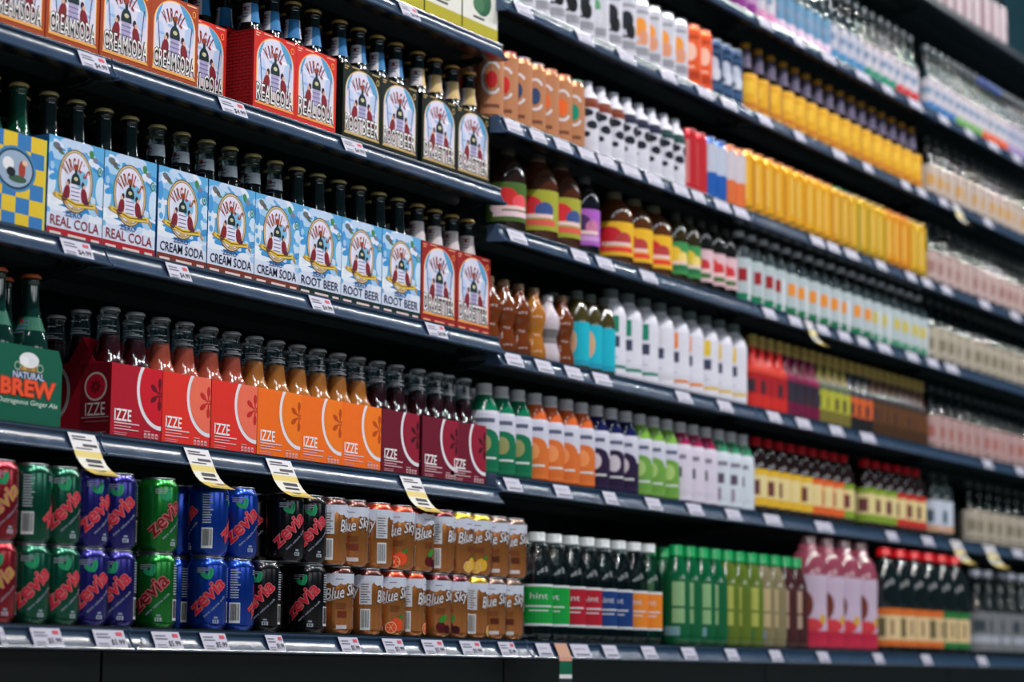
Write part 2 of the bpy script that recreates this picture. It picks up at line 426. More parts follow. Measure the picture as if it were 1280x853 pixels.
def rail_mesh(L, thin=False):
    mb = MB()
    if thin: mb.extrude_x([(0.03, 0.018), (0.0, 0.018), (-0.003, 0.014), (-0.003, -0.006), (0.0, -0.010), (0.03, -0.010)], 0, L, lin((28, 38, 48)), 'steel')
    else:
        n = len(CH); x0, x1 = 0.0, L
        v = [(x0, y, z) for y, z in CH] + [(x1, y, z) for y, z in CH]
        for k in range(n):
            c = DARK if k in (0, 1, n - 1, n - 2) else RAILC
            mb.face([v[n + k], v[n + (k + 1) % n], v[(k + 1) % n], v[k]], c, 'rail', True)
        mb.face([v[k] for k in range(n)], RAILC, 'rail'); mb.face([v[n + k] for k in reversed(range(n))], RAILC, 'rail')
    return mb.mesh('price_rail', sharp=0.6)
RM = rail_mesh(BAY - 0.007); RMT = rail_mesh(BAY - 0.007, True)
def deck_mesh(L, d0):
    mb = MB()
    mb.box(0.003, L - 0.003, 0.03, BACK - d0 - 0.012, 0.008, DECK - 0.0005, STEEL, 'steel')
    mb.box(0.006, L - 0.006, 0.10, 0.135, -0.012, 0.008, STEEL, 'steel')
    mb.box(0.006, L - 0.006, 0.27, 0.30, -0.012, 0.008, STEEL, 'steel')
    return mb.mesh('shelf_deck')
DK = {0: deck_mesh(BAY, 0), 1: deck_mesh(BAY, -0.0714)}
capm = MB(); capm.extrude_x([(y * 1.02 - 0.0004, z * 1.03) for y, z in CH], -0.0022, 0.0, lin((70, 90, 120)), 'plastic'); capm = capm.mesh('rail_end_cap')
screw = MB(); screw.lathe([(0.0, 0.0), (0.0045, 0.0004), (0.006, 0.002), (0.006, 0.004)], 14, lin((190, 190, 200)), 'metal'); screw = screw.mesh('fastener')
PR = ['$4.99', '$5.99', '$3.99', '$4.49']
for key in Z:
    bays = [-1, 0] if key[0] == 'L' else [1, 2, 3, 4]
    if key == 'RT': bays = [2, 3, 4]
    if key == 'L0': bays = [0]
    for b in bays:
        x0 = b * BAY; yf = YF[key]
        r = link('shelf', None, None, (x0, yf, Z[key])); r.empty_display_size = 0.02
        lb = SHELF_LABEL[key]
        if len(bays) > 1: lb = {'L1': 'shelf of red and black bottle cartons', 'L2': 'shelf of sky blue bottle cartons', 'L3': 'shelf of red and orange cartons', 'L4': 'bottom shelf of stacked cans',
            'RT': 'thin plain-edged topmost shelf', 'R0': 'second shelf from the top', 'R1': 'shelf level of gold-capped yellow bottles', 'R2': 'shelf level of golden slim cans', 'R3': 'shelf level of juice bottles',
            'R4': 'shelf level of amber and white bottles', 'R5': 'shelf level of red-capped sauce-like bottles', 'R6': 'bottom shelf level of green-capped bottles'}[key] + ', ' + BAYN[b]
        lb = lb.replace('sauce-like ', '')
        tag(r, lb, 'shelf', 'shelves of the drinks gondola')
        link('shelf_deck', DK[1 if yf < -0.05 else 0], r)
        link('price_rail', RMT if key == 'RT' else RM, r, (0.0035, 0, 0))
        if key not in ('L4', 'R6'):
            link('support_bracket', bracket, r, (0.004, 0, 0)); link('support_bracket', bracket, r, (BAY - 0.011, 0, 0))
        if key != 'RT':
            link('rail_end_cap', capm, r, (0.0035, 0, 0))
            if b == 0: link('rail_end_cap', capm, r, (BAY - 0.0012, 0, 0), 0, 'pale plastic end cap')
        for (tx, tw) in TAGS.get(key, []):
            if x0 <= tx < x0 + BAY:
                tb, tp = tag_meshes(tw * 0.93, PR[0] if key in ('L1', 'L2', 'L0') else PR[1], key[0] == 'L')
                t = link('price_tag', tb, r, (tx - x0, 0, 0)); link('tag_print', tp, t)
        for (tx, tw) in SALE.get(key, []):
            if x0 <= tx < x0 + BAY:
                tb, tp = sale_meshes(tw * 0.9, key[0] == 'L')
                t = link('sale_tag', tb, r, (tx - x0, 0, 0), 0, 'long white and yellow sale tag curling outwards'); link('tag_print', tp, t)
        if key == 'L4' and b == 0:
            s_ = link('fastener', screw, r, (0.018, -0.009, -0.004)); s_.rotation_euler = (PI / 2 - 0.4, 0, 0)
        if key == 'R6' and b == 1:
            path = [(0.0, 0.014), (-0.0125, -0.013), (-0.0135, -0.021), (-0.0135, -0.048), (-0.0135, -0.056), (-0.0135, -0.082)]
            tb = strip(path, 0.05, [(196, 150, 130), (214, 150, 140), (16, 96, 70), (226, 226, 226), (44, 52, 60)], 'paper').mesh('hanging_tag')
            link('hanging_tag', tb, r, (1.345 - x0, -0.001, 0), 0, 'dark green and pink hanging shelf tag')

upright = MB()
upright.box(-0.015, 0.015, BACK - 0.008, BACK + 0.03, FLOOR, 2.35, STEEL, 'steel')
for k in range(80):
    for sx in (-0.008, 0.004): upright.box(sx, sx + 0.004, BACK - 0.0086, BACK - 0.008, FLOOR + 0.12 + k * 0.03, FLOOR + 0.135 + k * 0.03, lin((4, 5, 6)), 'steel')
upright = upright.mesh('upright')
bp = MB()
for k in range(5): bp.box(0.016, BAY - 0.016, BACK, BACK + 0.012, FLOOR + 0.01 + k * 0.5, FLOOR + 0.505 + k * 0.5, lin((26, 44, 54)), 'steel')
bp = bp.mesh('back_panel')
kp = MB(); kp.box(0.003, BAY - 0.003, 0.0, 0.012, FLOOR, 0.028, lin((8, 12, 16)), 'steel'); kp.box(0.003, BAY - 0.003, 0.012, BACK, 0.026, 0.03, DARK, 'steel'); kp = kp.mesh('kick_plate')
for b in range(-1, 5):
    r = link('shelving_frame', None, None, (b * BAY, 0, 0)); r.empty_display_size = 0.05
    tag(r, 'dark steel gondola frame with slotted uprights behind the bottles, ' + BAYN[b], 'shelving', 'gondola shelving frames')
    link('upright', upright, r); link('back_panel', bp, r)
    o = link('kick_plate', kp, None, (b * BAY, -0.015, 0)); tag(o, 'black kick plate under the bottom shelf, ' + BAYN[b], 'kick plate', 'kick plates')
    if b == 4: link('upright', upright, r, (BAY, 0, 0))

# ------------------------------------------------------------------ bottle and can parts
def crown(r, z, col, n=42):
    """crimped metal crown cap sitting on a rim of radius r with its skirt at z"""
    mb = MB()
    mb.lathe([(r + 0.0026, z), (r + 0.0022, z + 0.0015), (r + 0.0006, z + 0.0042), (r - 0.0008, z + 0.0056), (r * 0.6, z + 0.0062), (0, z + 0.0064)], n, lin(col), 'cap', True, 0.0013)
    return mb.mesh('cap')
def screwcap(r, z, h, col, n=18):
    mb = MB(); c = lin(col)
    mb.lathe([(r, z), (r, z + h * 0.18), (r * 0.965, z + h * 0.2), (r * 0.965, z + h * 0.93), (r * 0.88, z + h), (0, z + h)], n, c, 'plastic', True)
    return mb.mesh('cap')
def prof_fn(prof):
    def g(z):
        for (r0, z0), (r1, z1) in zip(prof, prof[1:]):
            if z0 <= z <= z1 and z1 > z0: return r0 + (r1 - r0) * (z - z0) / (z1 - z0)
        return prof[-1][0]
    g.zs = sorted(z for _, z in prof)
    return g
def shrink(prof, d, ztop):
    out = [(max(0.001, prof[0][0] - d), prof[0][1] + d)]
    for r, z in prof[1:]:
        if z < ztop and z > prof[0][1] + d: out.append((max(0.001, r - d), z))
    g = prof_fn(prof); out.append((max(0.001, g(ztop) - d), ztop)); return out

# --- 330 ml long-neck glass bottle, in cartons
LN = [(0.024, 0.0), (0.029, 0.001), (0.0305, 0.005), (0.0305, 0.120), (0.0295, 0.132), (0.0262, 0.146), (0.0215, 0.158), (0.0175, 0.170), (0.0152, 0.184), (0.0138, 0.200),
      (0.0132, 0.222), (0.0132, 0.226), (0.0146, 0.228), (0.0146, 0.232), (0.0132, 0.234), (0.0132, 0.238), (0.0125, 0.240)]
def longneck(bodycol, capcol, foil, dark=True):
    mb = MB(); mb.lathe(LN, 28, lin(bodycol), 'darkglass' if dark else 'shell'); parts = [('body', mb.mesh('glass_body'), None)]
    if not dark:
        q = MB(); q.lathe(shrink(LN, 0.0022, 0.192), 24, lin(foil[3] if foil and len(foil) > 3 else (40, 16, 8)), 'liquid'); parts.append(('drink', q.mesh('drink'), None))
    parts.append(('cap', crown(0.0142, 0.2355, capcol), None))
    if foil:
        a = Art(); z0, z1 = foil[0]; c1, c2 = foil[1], foil[2]
        L = 2 * PI * 0.0145
        for k in range(2):
            x = -L / 2 + k * L / 2
            a.rect(x, z0, x + L / 4, z1, c1, 1); a.rect(x + L / 4, z0, x + L / 2, z1, c2, 1)
            a.rows(x + L / 4 + 0.003, z1 - 0.008, x + L / 2 - 0.002, 4, 0.006, 0.002, (90, 100, 130), 2, k)
            a.ell(x + L * 0.37, z0 + (z1 - z0) * 0.72, 0.003, 0.004, (150, 40, 40), 3, 8)
        parts.append(('neck_label', a.wrap(0.0145, 'paper', step=0.004, prof=prof_fn(LN)).mesh('neck_label'), None))
    return parts

# --- izze style bottle: broad body, long tapered neck
IZ = [(0.025, 0.0), (0.030, 0.001), (0.032, 0.005), (0.032, 0.108), (0.0312, 0.118), (0.0285, 0.127), (0.0245, 0.134), (0.0215, 0.141), (0.0198, 0.150), (0.0182, 0.165),
      (0.0168, 0.182), (0.0156, 0.198), (0.0150, 0.205), (0.0160, 0.2065), (0.0160, 0.2105), (0.0146, 0.212), (0.0144, 0.216)]
def izbottle(liq, tint=(228, 236, 240), level=0.172):
    mb = MB(); mb.lathe(IZ, 32, lin(tint), 'shell')
    q = MB(); q.lathe(shrink(IZ, 0.0018, level), 28, lin(liq), 'liquid')
    a = Art(); a.rect(-0.020, 0.1755, 0.020, 0.1770, (196, 196, 204), 1); a.rect(-0.02, 0.1845, 0.02, 0.1855, (196, 196, 204), 1); a.rows(-0.015, 0.1805, 0.015, 2, 0.0025, 0.0012, (200, 200, 208), 1)
    return [('body', mb.mesh('glass_body'), None), ('drink', q.mesh('drink'), None), ('cap', crown(0.0150, 0.2115, (196, 198, 204)), None),
            ('neck_label', a.wrap(0.0168, 'paper', step=0.004, prof=prof_fn(IZ)).mesh('neck_label'), None)]

# ------------------------------------------------------------------ bottle cartons
def emblem(a, w, cy, s, hatcol=(20, 44, 50)):
    """pillar, dark cap-shaped bottle stopper and two red seated figures"""
    cx = w / 2
    a.rect(cx - 0.011 * s, cy - 0.046 * s, cx + 0.011 * s, cy, (168, 158, 196), 2)
    for k in range(5): a.rect(cx - 0.0125 * s, cy - (0.006 + 0.008 * k) * s, cx + 0.0125 * s, cy - (0.004 + 0.008 * k) * s, (120, 116, 160), 3)
    a.ell(cx, cy - 0.001, 0.0135 * s, 0.018 * s, hatcol, 3, 16, 0, 0, 180); a.rect(cx - 0.0135 * s, cy - 0.006 * s, cx + 0.0135 * s, cy, hatcol, 3)
    a.rect(cx - 0.0035 * s, cy + 0.014 * s, cx + 0.0035 * s, cy + 0.026 * s, hatcol, 3); a.ell(cx, cy + 0.030 * s, 0.007 * s, 0.004 * s, (150, 60, 40), 4, 10)
    a.ell(cx, cy + 0.005 * s, 0.006 * s, 0.004 * s, (196, 188, 150), 4, 10)
    for sg in (-1, 1):
        fx = cx + sg * 0.026 * s
        a.ell(fx, cy - 0.028 * s, 0.0095 * s, 0.019 * s, (126, 28, 42), 3, 14, rot=sg * 12); a.ell(fx - sg * 0.005 * s, cy - 0.004 * s, 0.0045 * s, 0.006 * s, (60, 30, 40), 4, 10)
        a.ell(fx - sg * 0.001 * s, cy - 0.008 * s, 0.004 * s, 0.004 * s, (214, 170, 150), 4, 10); a.ell(fx + sg * 0.006 * s, cy - 0.038 * s, 0.009 * s, 0.006 * s, (90, 34, 60), 4, 12)
def arch_art(w, h, border, line, name, foot, inner=(214, 210, 232), key='VIRGIL\u2019S', sky=(84, 154, 200), frame2=None):
    a = Art(); a.rect(0, 0, w, h, border, 0)
    x0, x1 = w * 0.055, w * 0.945; y0, ys, yt = h * 0.135, h * 0.66, h * 0.965
    def arch(ins, col, ly):
        pts = [(x0 + ins, y0 + ins), (x1 - ins, y0 + ins), (x1 - ins, ys)]
        cx = w / 2; rx = (x1 - x0) / 2 - ins; ry = yt - ys - ins
        for k in range(1, 16): t = PI * k / 16; pts.append((cx + rx * math.cos(t), ys + ry * math.sin(t)))
        pts.append((x0 + ins, ys)); a.poly(pts, col, ly)
    arch(0, line, 1); arch(0.0022, (240, 226, 214), 1.3); arch(0.0034, inner, 1.6)
    a.ell(w * 0.5, ys + 0.004, w * 0.40, h * 0.27, sky, 1.8, 20, 0, -20, 78); a.ell(w * 0.5, ys + 0.004, w * 0.40, h * 0.27, sky, 1.8, 20, 0, 130, 190)
    for q_ in range(12): a.ell(w * (.16 + .68 * ((q_ * 37) % 12) / 11), h * (.36 + .42 * ((q_ * 5) % 12) / 11), w * .07, h * .018, [(238, 234, 244), (150, 176, 220), (196, 186, 220)][q_ % 3], 1.9, 8)
    a.ell(w * 0.20, h * 0.55, 0.010, 0.02, (184, 200, 232), 1.8, 12); a.ell(w * 0.8, h * 0.60, 0.012, 0.018, (176, 196, 230), 1.8, 12)
    emblem(a, w, h * 0.565, 1.0)
    a.arctext('VIRGIL', w * 0.47, h * 0.50, w * 0.33, 84, h * 0.150, (132, 44, 38), 3, 0.03, 1.08, 0.78)
    for sg in (-1, 1): a.line(w * 0.5 + sg * w * 0.36, h * 0.72, w * 0.5 + sg * w * 0.30, h * 0.32, 0.002, (50, 50, 90), 2.5)
    a.rect(x0 + 0.004, h * 0.165, x1 - 0.004, h * 0.325, (206, 190, 196), 2)
    for k, wd in enumerate(name.split(' ')):
        n_ = len(name) - 1; L0 = len(name.split(' ')[0]); x_0, x_1 = (w * 0.055, w * (0.055 + 0.89 * L0 / n_)) if k == 0 else (w * (0.055 + 0.89 * L0 / n_), w * 0.945)
        a.text(wd, (x_0 + x_1) / 2, h * 0.265, (x_1 - x_0) * 0.95, h * 0.205, (236, 232, 232), 4, off=0.0, out=(24, 18, 26), outw=0.075)
    a.rect(w * 0.04, h * 0.118, w * 0.96, h * 0.134, line, 3)
    for k, (u0, u1) in enumerate(((0.06, 0.26), (0.38, 0.66), (0.78, 0.95))): a.rect(w * u0, h * 0.045, w * u1, h * 0.066, foot, 2)
    for u0, u1, v in ((0.03, 0.14, .965), (0.03, 0.11, .935), (0.22, 0.42, .975), (0.75, 0.95, .972)): a.rect(w * u0, h * v - 0.001, w * u1, h * v + 0.0012, foot, 2)
    a.ring(w * 0.9, h * 0.885, 0.0048, 0.0062, 0.0017, line, 2, 14)
    return a.clip(0, 0, w, h)
def zero_art(w, h, name, band, namecol):
    a = Art(); a.rect(0, 0, w, h, (92, 166, 218), 0)
    rg = random.Random(hash(name) % 97 if False else len(name))
    a.rect(0, 0, w, h * 0.30, (206, 214, 236), 0.5)
    for cx, cy, rx, ry, c in ((.16, .86, .20, .09, (172, 204, 236)), (.02, .55, .12, .16, (206, 222, 242)), (.96, .56, .10, .15, (196, 218, 242)), (.08, .36, .20, .06, (232, 236, 246)),
                              (.5, .96, .3, .06, (188, 208, 238)), (.9, .80, .12, .06, (60, 140, 204)), (.5, .31, .34, .05, (40, 130, 196)), (.9, .36, .16, .05, (48, 136, 200)), (.15, .30, .25, .03, (224, 230, 244)), (.85, .27, .2, .04, (222, 228, 242)), (.04, .74, .06, .1, (74, 150, 214))):
        a.ell(w * cx, h * cy, w * rx, h * ry, c, 0.8, 16)
    for k in range(34):
        c_ = rg.choice([(60, 146, 208), (112, 178, 226), (196, 212, 238), (222, 226, 242), (86, 160, 216), (160, 196, 234)])
        a.ell(w * rg.uniform(0, 1), h * rg.uniform(.22, .97), w * rg.uniform(.03, .11), h * rg.uniform(.015, .05), c_, 1.0, 9, rg.uniform(-30, 30))
    a.ell(w * .14, h * .90, w * .07, h * .035, (104, 106, 104), 1.2, 8, -25); a.ell(w * .20, h * .87, w * .05, h * .03, (96, 84, 90), 1.3, 8, -35); a.ell(w * .24, h * .845, w * .04, h * .016, (70, 120, 70), 1.4, 8)
    a.ell(w * .77, h * .905, w * .045, h * .045, (64, 132, 76), 1.2, 8, 20); a.ell(w * .84, h * .86, w * .05, h * .03, (120, 122, 150), 1.2, 8)
    cx, cy, rx, ry = w * 0.49, h * 0.60, w * 0.315, h * 0.315
    a.ell(cx, cy, rx, ry, (98, 78, 62), 1.6, 28); a.ell(cx, cy, rx * .96, ry * .965, (206, 178, 126), 1.8, 28); a.ell(cx, cy, rx * .88, ry * .91, (80, 64, 80), 2, 28); a.ell(cx, cy, rx * .855, ry * .89, (222, 218, 238), 2.1, 28)
    a.ell(cx + w * .10, cy + h * .03, w * .12, h * .09, (120, 180, 218), 2.15, 14); a.ell(cx - w * .13, cy + h * .06, w * .08, h * .10, (208, 214, 236), 2.18, 14)
    b = Art(); emblem(b, w, h * 0.60, 0.82); a.add(b, -w * 0.01, 0, dl=0.4)
    a.arctext('VIRGIL\u2019S', cx, cy - h * 0.06, w * 0.255, 112, h * 0.125, (150, 64, 30), 3.4, 0.035, 1.12, 0.86)
    a.poly([(w * .14, h * .405), (w * .5, h * .345), (w * .5, h * .395), (w * .14, h * .455)], (222, 186, 70), 4); a.poly([(w * .5, h * .345), (w * .86, h * .37), (w * .86, h * .42), (w * .5, h * .395)], (222, 186, 70), 4)
    a.poly([(w * .86, h * .36), (w * .93, h * .315), (w * .89, h * .40)], (190, 140, 50), 3.8); a.poly([(w * .14, h * .40), (w * .08, h * .43), (w * .14, h * .46)], (190, 140, 50), 3.8)
    a.line(w * .18, h * .428, w * .5, h * .372, 0.002, (120, 90, 40), 4.3); a.line(w * .5, h * .372, w * .82, h * .396, 0.002, (120, 90, 40), 4.3)
    a.ell(cx, h * .333, w * .06, h * .018, (186, 160, 120), 3.6, 12)
    a.ell(w * .93, h * .755, 0.006, 0.008, (40, 128, 130), 2, 12); a.ring(w * .93, h * .755, 0.0035, 0.0052, 0.001, (220, 230, 230), 2.4, 12)
    a.text('ZERO', w * .47, h * .268, w * .30, h * .052, (64, 68, 124), 3.2, off=0.01)
    a.text(name, w * .50, h * .178, w * .88, h * .098, namecol, 3, off=0.008)
    a.rect(0, 0, w, h * .105, band, 2)
    for u0, u1 in ((0.05, 0.25), (0.38, 0.70), (0.80, 0.95)): a.rect(w * u0, h * .042, w * u1, h * .066, (226, 200, 200), 3)
    return a.clip(0, 0, w, h)
def checker_art(w, h):
    a = Art(); a.rect(0, 0, w, h, (196, 170, 60), 0)
    nx, nz = 4, 6
    for i in range(nx):
        for j in range(nz):
            if (i + j) % 2: a.rect(w * .96 * i / nx, h * j / nz, w * .96 * (i + 1) / nx, h * (j + 1) / nz, (56, 120, 184), 1)
            else: a.rect(w * .96 * i / nx, h * j / nz, w * .96 * (i + 1) / nx, h * (j + 1) / nz, (224, 190, 50), 1)
    a.rect(w * .96, 0, w, h, (214, 200, 70), 1)
    a.ell(w * .45, h * .62, w * .37, h * .24, (66, 130, 180), 2, 24); a.ell(w * .45, h * .62, w * .33, h * .215, (36, 66, 90), 2.3, 24); a.ell(w * .45, h * .62, w * .30, h * .19, (150, 170, 196), 2.6, 24)
    a.ell(w * .33, h * .66, w * .10, h * .07, (228, 228, 232), 3, 12); a.ell(w * .38, h * .58, w * .08, h * .05, (24, 32, 40), 3.2, 12); a.ell(w * .57, h * .62, w * .06, h * .10, (164, 60, 48), 3, 12)
    a.ell(w * .50, h * .52, w * .16, h * .04, (60, 90, 70), 3.1, 12); a.ell(w * .62, h * .70, w * .05, h * .03, (226, 190, 160), 3.3, 10)
    return a.clip(0, 0, w, h)

def open_carton(w, d, h, art, side, artframe=True, sideart=None):
    """low-walled card tray: front, back and side panels, base and centre divider"""
    t = 0.0008; c = lin(side)
    fr = MB(); fr.box(0, w, 0, t, 0, h, c, 'card'); bk = MB(); bk.box(0, w, d - t, d, 0, h, c, 'card'); sd = MB(); sd.box(0, t, t, d - t, 0, h, c, 'card')
    bs = MB(); bs.box(0, w, 0, d, 0, t, c, 'card'); dv = MB(); dv.box(t, w - t, d / 2 - t / 2, d / 2 + t / 2, t, h + 0.012, c, 'card')
    P = [('front_panel', fr.mesh('front_panel'), None), ('printed_front', art.flat('card').mesh('printed_front'), 0), ('back_panel', bk.mesh('back_panel'), None)]
    sm = sd.mesh('side_panel'); P += [('side_panel', sm, None), ('side_panel', sm, None, (w - t, 0, 0)), ('carton_base', bs.mesh('carton_base'), None), ('divider', dv.mesh('divider'), None)]
    if sideart: P.append(('printed_side', sideart.flat('card', frame='left').mesh('printed_side'), 3, (0, 0, 0)))
    return P
def brick_side(d, h, c1, c2):
    a = Art(); a.rect(-d, 0, 0, h, c1, 0.3)
    n = 24
    for j in range(n):
        z = h * (j + 0.5) / n; a.rect(-d + 0.004, z, -0.004, z + 0.0009, c2, 1)
        for k in range(8):
            x = -d + 0.006 + (k + 0.5 * (j % 2)) * d / 8.6; a.rect(x, z, x + 0.0008, z + h / n, c2, 1)
    return a
VW, VH, VD = 0.127, 0.152, 0.126
CREAM = arch_art(VW, VH, (164, 66, 34), (236, 166, 84), 'CREAM SODA', (240, 190, 150))
COLA = arch_art(VW, VH, (206, 40, 36), (240, 150, 80), 'REAL COLA', (240, 170, 150))
ROOT = arch_art(VW, VH, (14, 26, 22), (196, 166, 104), 'ROOT BEER', (190, 160, 110))
DRP = arch_art(VW, VH, (12, 24, 22), (186, 156, 100), 'DR. BETTER', (180, 150, 100))
DRB = arch_art(0.127, 0.163, (150, 34, 36), (232, 150, 80), 'DR. BETTER', (236, 150, 120))
T_CREAM = open_carton(VW, VD, VH, CREAM, (170, 70, 38)); T_COLA = open_carton(VW, VD, VH, COLA, (176, 26, 30), sideart=brick_side(VD, VH, (150, 22, 28), (92, 12, 20)))
T_ROOT = open_carton(VW, VD, VH, ROOT, (12, 22, 20), sideart=brick_side(VD, VH, (14, 24, 22), (30, 40, 36))); T_DRP = open_carton(VW, VD, VH, DRP, (12, 20, 20))
T_DRB = open_carton(0.127, VD, 0.163, DRB, (140, 30, 34))
ZW, ZH = 0.1325, 0.165
T_ZC = open_carton(ZW, VD, ZH, zero_art(ZW, ZH, 'REAL COLA', (172, 28, 44), (140, 36, 52)), (30, 96, 150))
T_ZS = open_carton(ZW, VD, ZH, zero_art(ZW, ZH, 'CREAM SODA', (116, 50, 40), (34, 32, 60)), (24, 84, 140))
T_ZR = open_carton(ZW, VD, ZH, zero_art(ZW, ZH, 'ROOT BEER', (18, 42, 42), (34, 40, 74)), (40, 130, 190))
T_CHK = open_carton(0.130, VD, 0.152, checker_art(0.130, 0.152), (30, 70, 100))

def izze_art(w, h, bg, fill, petal):
    a = Art(); a.rect(0, 0, w, h, bg, 0)
    cx, cy = w * 0.985, 0.0865
    a.ell(cx, cy, 0.0625, 0.0655, WHITE, 1, 48); a.ell(cx, cy, 0.0555, 0.0585, fill, 2, 48)
    for k in range(6):
        t = 60 * k + 30; tr = math.radians(t); px, py = cx - 0.004 + 0.0185 * math.cos(tr) * .95, 0.081 + 0.0185 * math.sin(tr)
        a.ell(px, py, 0.0088, 0.0047, petal, 3, 12, t); a.ell(cx - 0.004 + 0.009 * math.cos(tr), 0.081 + 0.009 * math.sin(tr), 0.008, 0.0018, petal, 3, 8, t)
    a.text('IZZE', w * 0.235, 0.0385, w * 0.33, 0.0195, (244, 240, 244), 3, off=0.012)
    a.rect(w * .07, 0.0242, w * .56, 0.0262, (240, 200, 210), 3); a.rect(w * .07, 0.0195, w * .40, 0.0208, (236, 190, 200), 3); a.rect(w * .07, 0.0148, w * .55, 0.0162, (240, 200, 210), 3)
    a.rows(w * .07, 0.009, w * .42, 3, 0.0032, 0.001, (226, 160, 170), 3, 4)
    for k in range(4): a.rect(w * (.66 + .075 * k), 0.006, w * (.71 + .075 * k), 0.014, (222, 180, 186), 3); a.rect(w * (.67 + .075 * k), 0.008, w * (.70 + .075 * k), 0.011, bg, 3.5)
    a.rect(w * .66, 0.0165, w * .78, 0.0178, (222, 180, 186), 3)
    return a.clip(0, 0, w, h)
def izze_side(d, bg, fill, petal, h):
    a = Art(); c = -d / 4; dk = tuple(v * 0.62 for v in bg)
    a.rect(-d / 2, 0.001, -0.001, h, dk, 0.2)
    a.ring(c, 0.084, 0.0240, 0.0240, 0.0035, (190, 170, 170), 1, 32); a.ell(c, 0.084, 0.0205, 0.0205, bg, 1, 28)
    for k in range(8): t = 45 * k; a.ell(c + 0.007 * math.cos(math.radians(t)), 0.084 + 0.007 * math.sin(math.radians(t)), 0.005, 0.0025, dk, 2, 10, t)
    a.text('IZZE', c, 0.047, 0.042, 0.021, (200, 184, 186), 2, off=0.004)
    a.rect(c - .029, 0.0325, c + .029, 0.0345, (170, 120, 130), 2); a.rect(c - .02, 0.026, c + .028, 0.0272, (160, 100, 110), 2); a.rect(c - .022, 0.008, c + .024, 0.0092, (170, 110, 120), 2)
    a.ring(-d, 0.078, 0.043, 0.050, 0.0065, (190, 180, 182), 1, 24, -90, 90)
    return a
def basket(w, d, h, hh, bg, fill, petal, mirror=False):
    t = 0.0009; c = lin(bg); art = izze_art(w, h, bg, fill, petal)
    if mirror:
        art.p = [([(w - x, y) for x, y in p], cc, l) for p, cc, l in art.p if l < 3]
    fr = MB(); fr.box(0, w, 0, t, 0, h, c, 'card'); bk = MB(); bk.box(0, w, d - t, d, 0, h, c, 'card')
    prof = [(0.001, 0), (d - .001, 0), (d - .001, h), (d * .72, h + .004), (d * .56, hh - .012), (d * .5 + .003, hh - .004), (d * .5 - .003, hh - .004), (d * .44, hh - .012), (d * .28, h + .004), (0.001, h)]
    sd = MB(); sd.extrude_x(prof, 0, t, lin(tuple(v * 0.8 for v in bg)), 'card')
    bs = MB(); bs.box(0, w, 0, d, 0, t, c, 'card')
    dv = MB()
    # raised centre handle with a grip slot
    for x0, x1, z0, z1 in ((t, w - t, t, hh - .03), (t, w * .28, hh - .03, hh), (w * .72, w - t, hh - .03, hh), (w * .28, w * .72, hh - .011, hh)): dv.box(x0, x1, d / 2 - .0012, d / 2 + .0012, z0, z1, c, 'card')
    for sx in (w / 2,): dv.box(sx - t / 2, sx + t / 2, t, d - t, t, h - .01, c, 'card')
    P = [('front_panel', fr.mesh('front_panel'), None), ('printed_front', art.flat('card').mesh('printed_front'), 0), ('back_panel', bk.mesh('back_panel'), None)]
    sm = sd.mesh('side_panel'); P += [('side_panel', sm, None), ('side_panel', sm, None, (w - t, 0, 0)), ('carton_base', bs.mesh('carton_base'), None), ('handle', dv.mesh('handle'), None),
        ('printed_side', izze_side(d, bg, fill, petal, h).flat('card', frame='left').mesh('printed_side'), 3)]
    return P
IWD, IHT, IHH, IDP = 0.1285, 0.1225, 0.168, 0.130
IZC = {'pome': ((176, 20, 44), (206, 24, 44), (104, 12, 30)), 'grape': ((228, 50, 42), (240, 112, 88), (196, 40, 40)), 'orange': ((246, 112, 32), (248, 124, 34), (190, 74, 22)), 'black': ((110, 20, 44), (146, 26, 52), (70, 10, 28))}
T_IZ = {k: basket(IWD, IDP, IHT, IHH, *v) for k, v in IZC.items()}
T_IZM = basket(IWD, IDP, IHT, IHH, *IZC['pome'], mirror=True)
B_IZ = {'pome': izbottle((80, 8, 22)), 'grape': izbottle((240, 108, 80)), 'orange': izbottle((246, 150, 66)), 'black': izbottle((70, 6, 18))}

# --- green six-pack
def brew_art(w, h):
    a = Art()
    a.text('NATURAL', w * .5, h * .62, w * .46, h * .085, (196, 206, 226), 3, off=0.02, out=(36, 60, 140), outw=0.06)
    a.ell(w * .5, h * .82, w * .145, h * .10, (232, 232, 236), 3, 16); a.ell(w * .43, h * .80, w * .07, h * .06, (240, 240, 244), 3.3, 12); a.ell(w * .57, h * .80, w * .07, h * .055, (224, 226, 232), 3.3, 12)
    a.rect(w * .37, h * .67, w * .63, h * .80, (150, 110, 60), 2.5); a.rect(w * .41, h * .69, w * .46, h * .78, (196, 160, 90), 2.8); a.rect(w * .54, h * .69, w * .59, h * .78, (186, 146, 80), 2.8)
    a.ring(w * .665, h * .73, w * .05, h * .06, w * .016, (150, 170, 150), 2.6, 16); a.ring(w * .335, h * .73, w * .05, h * .06, w * .016, (150, 170, 150), 2.4, 16)
    a.text('BREW', w * .5, h * .46, w * .80, h * .215, (240, 86, 50), 4, off=0.03, out=(190, 52, 40), outw=0.045)
    a.text('Outrageous Ginger Ale', w * .5, h * .27, w * .88, h * .085, (206, 224, 214), 3, shear=0.2, off=0.006)
    a.ell(w * .03, h * .16, w * .03, h * .04, (170, 200, 190), 2, 10)
    a.clip(0, 0, w, h)
    return a
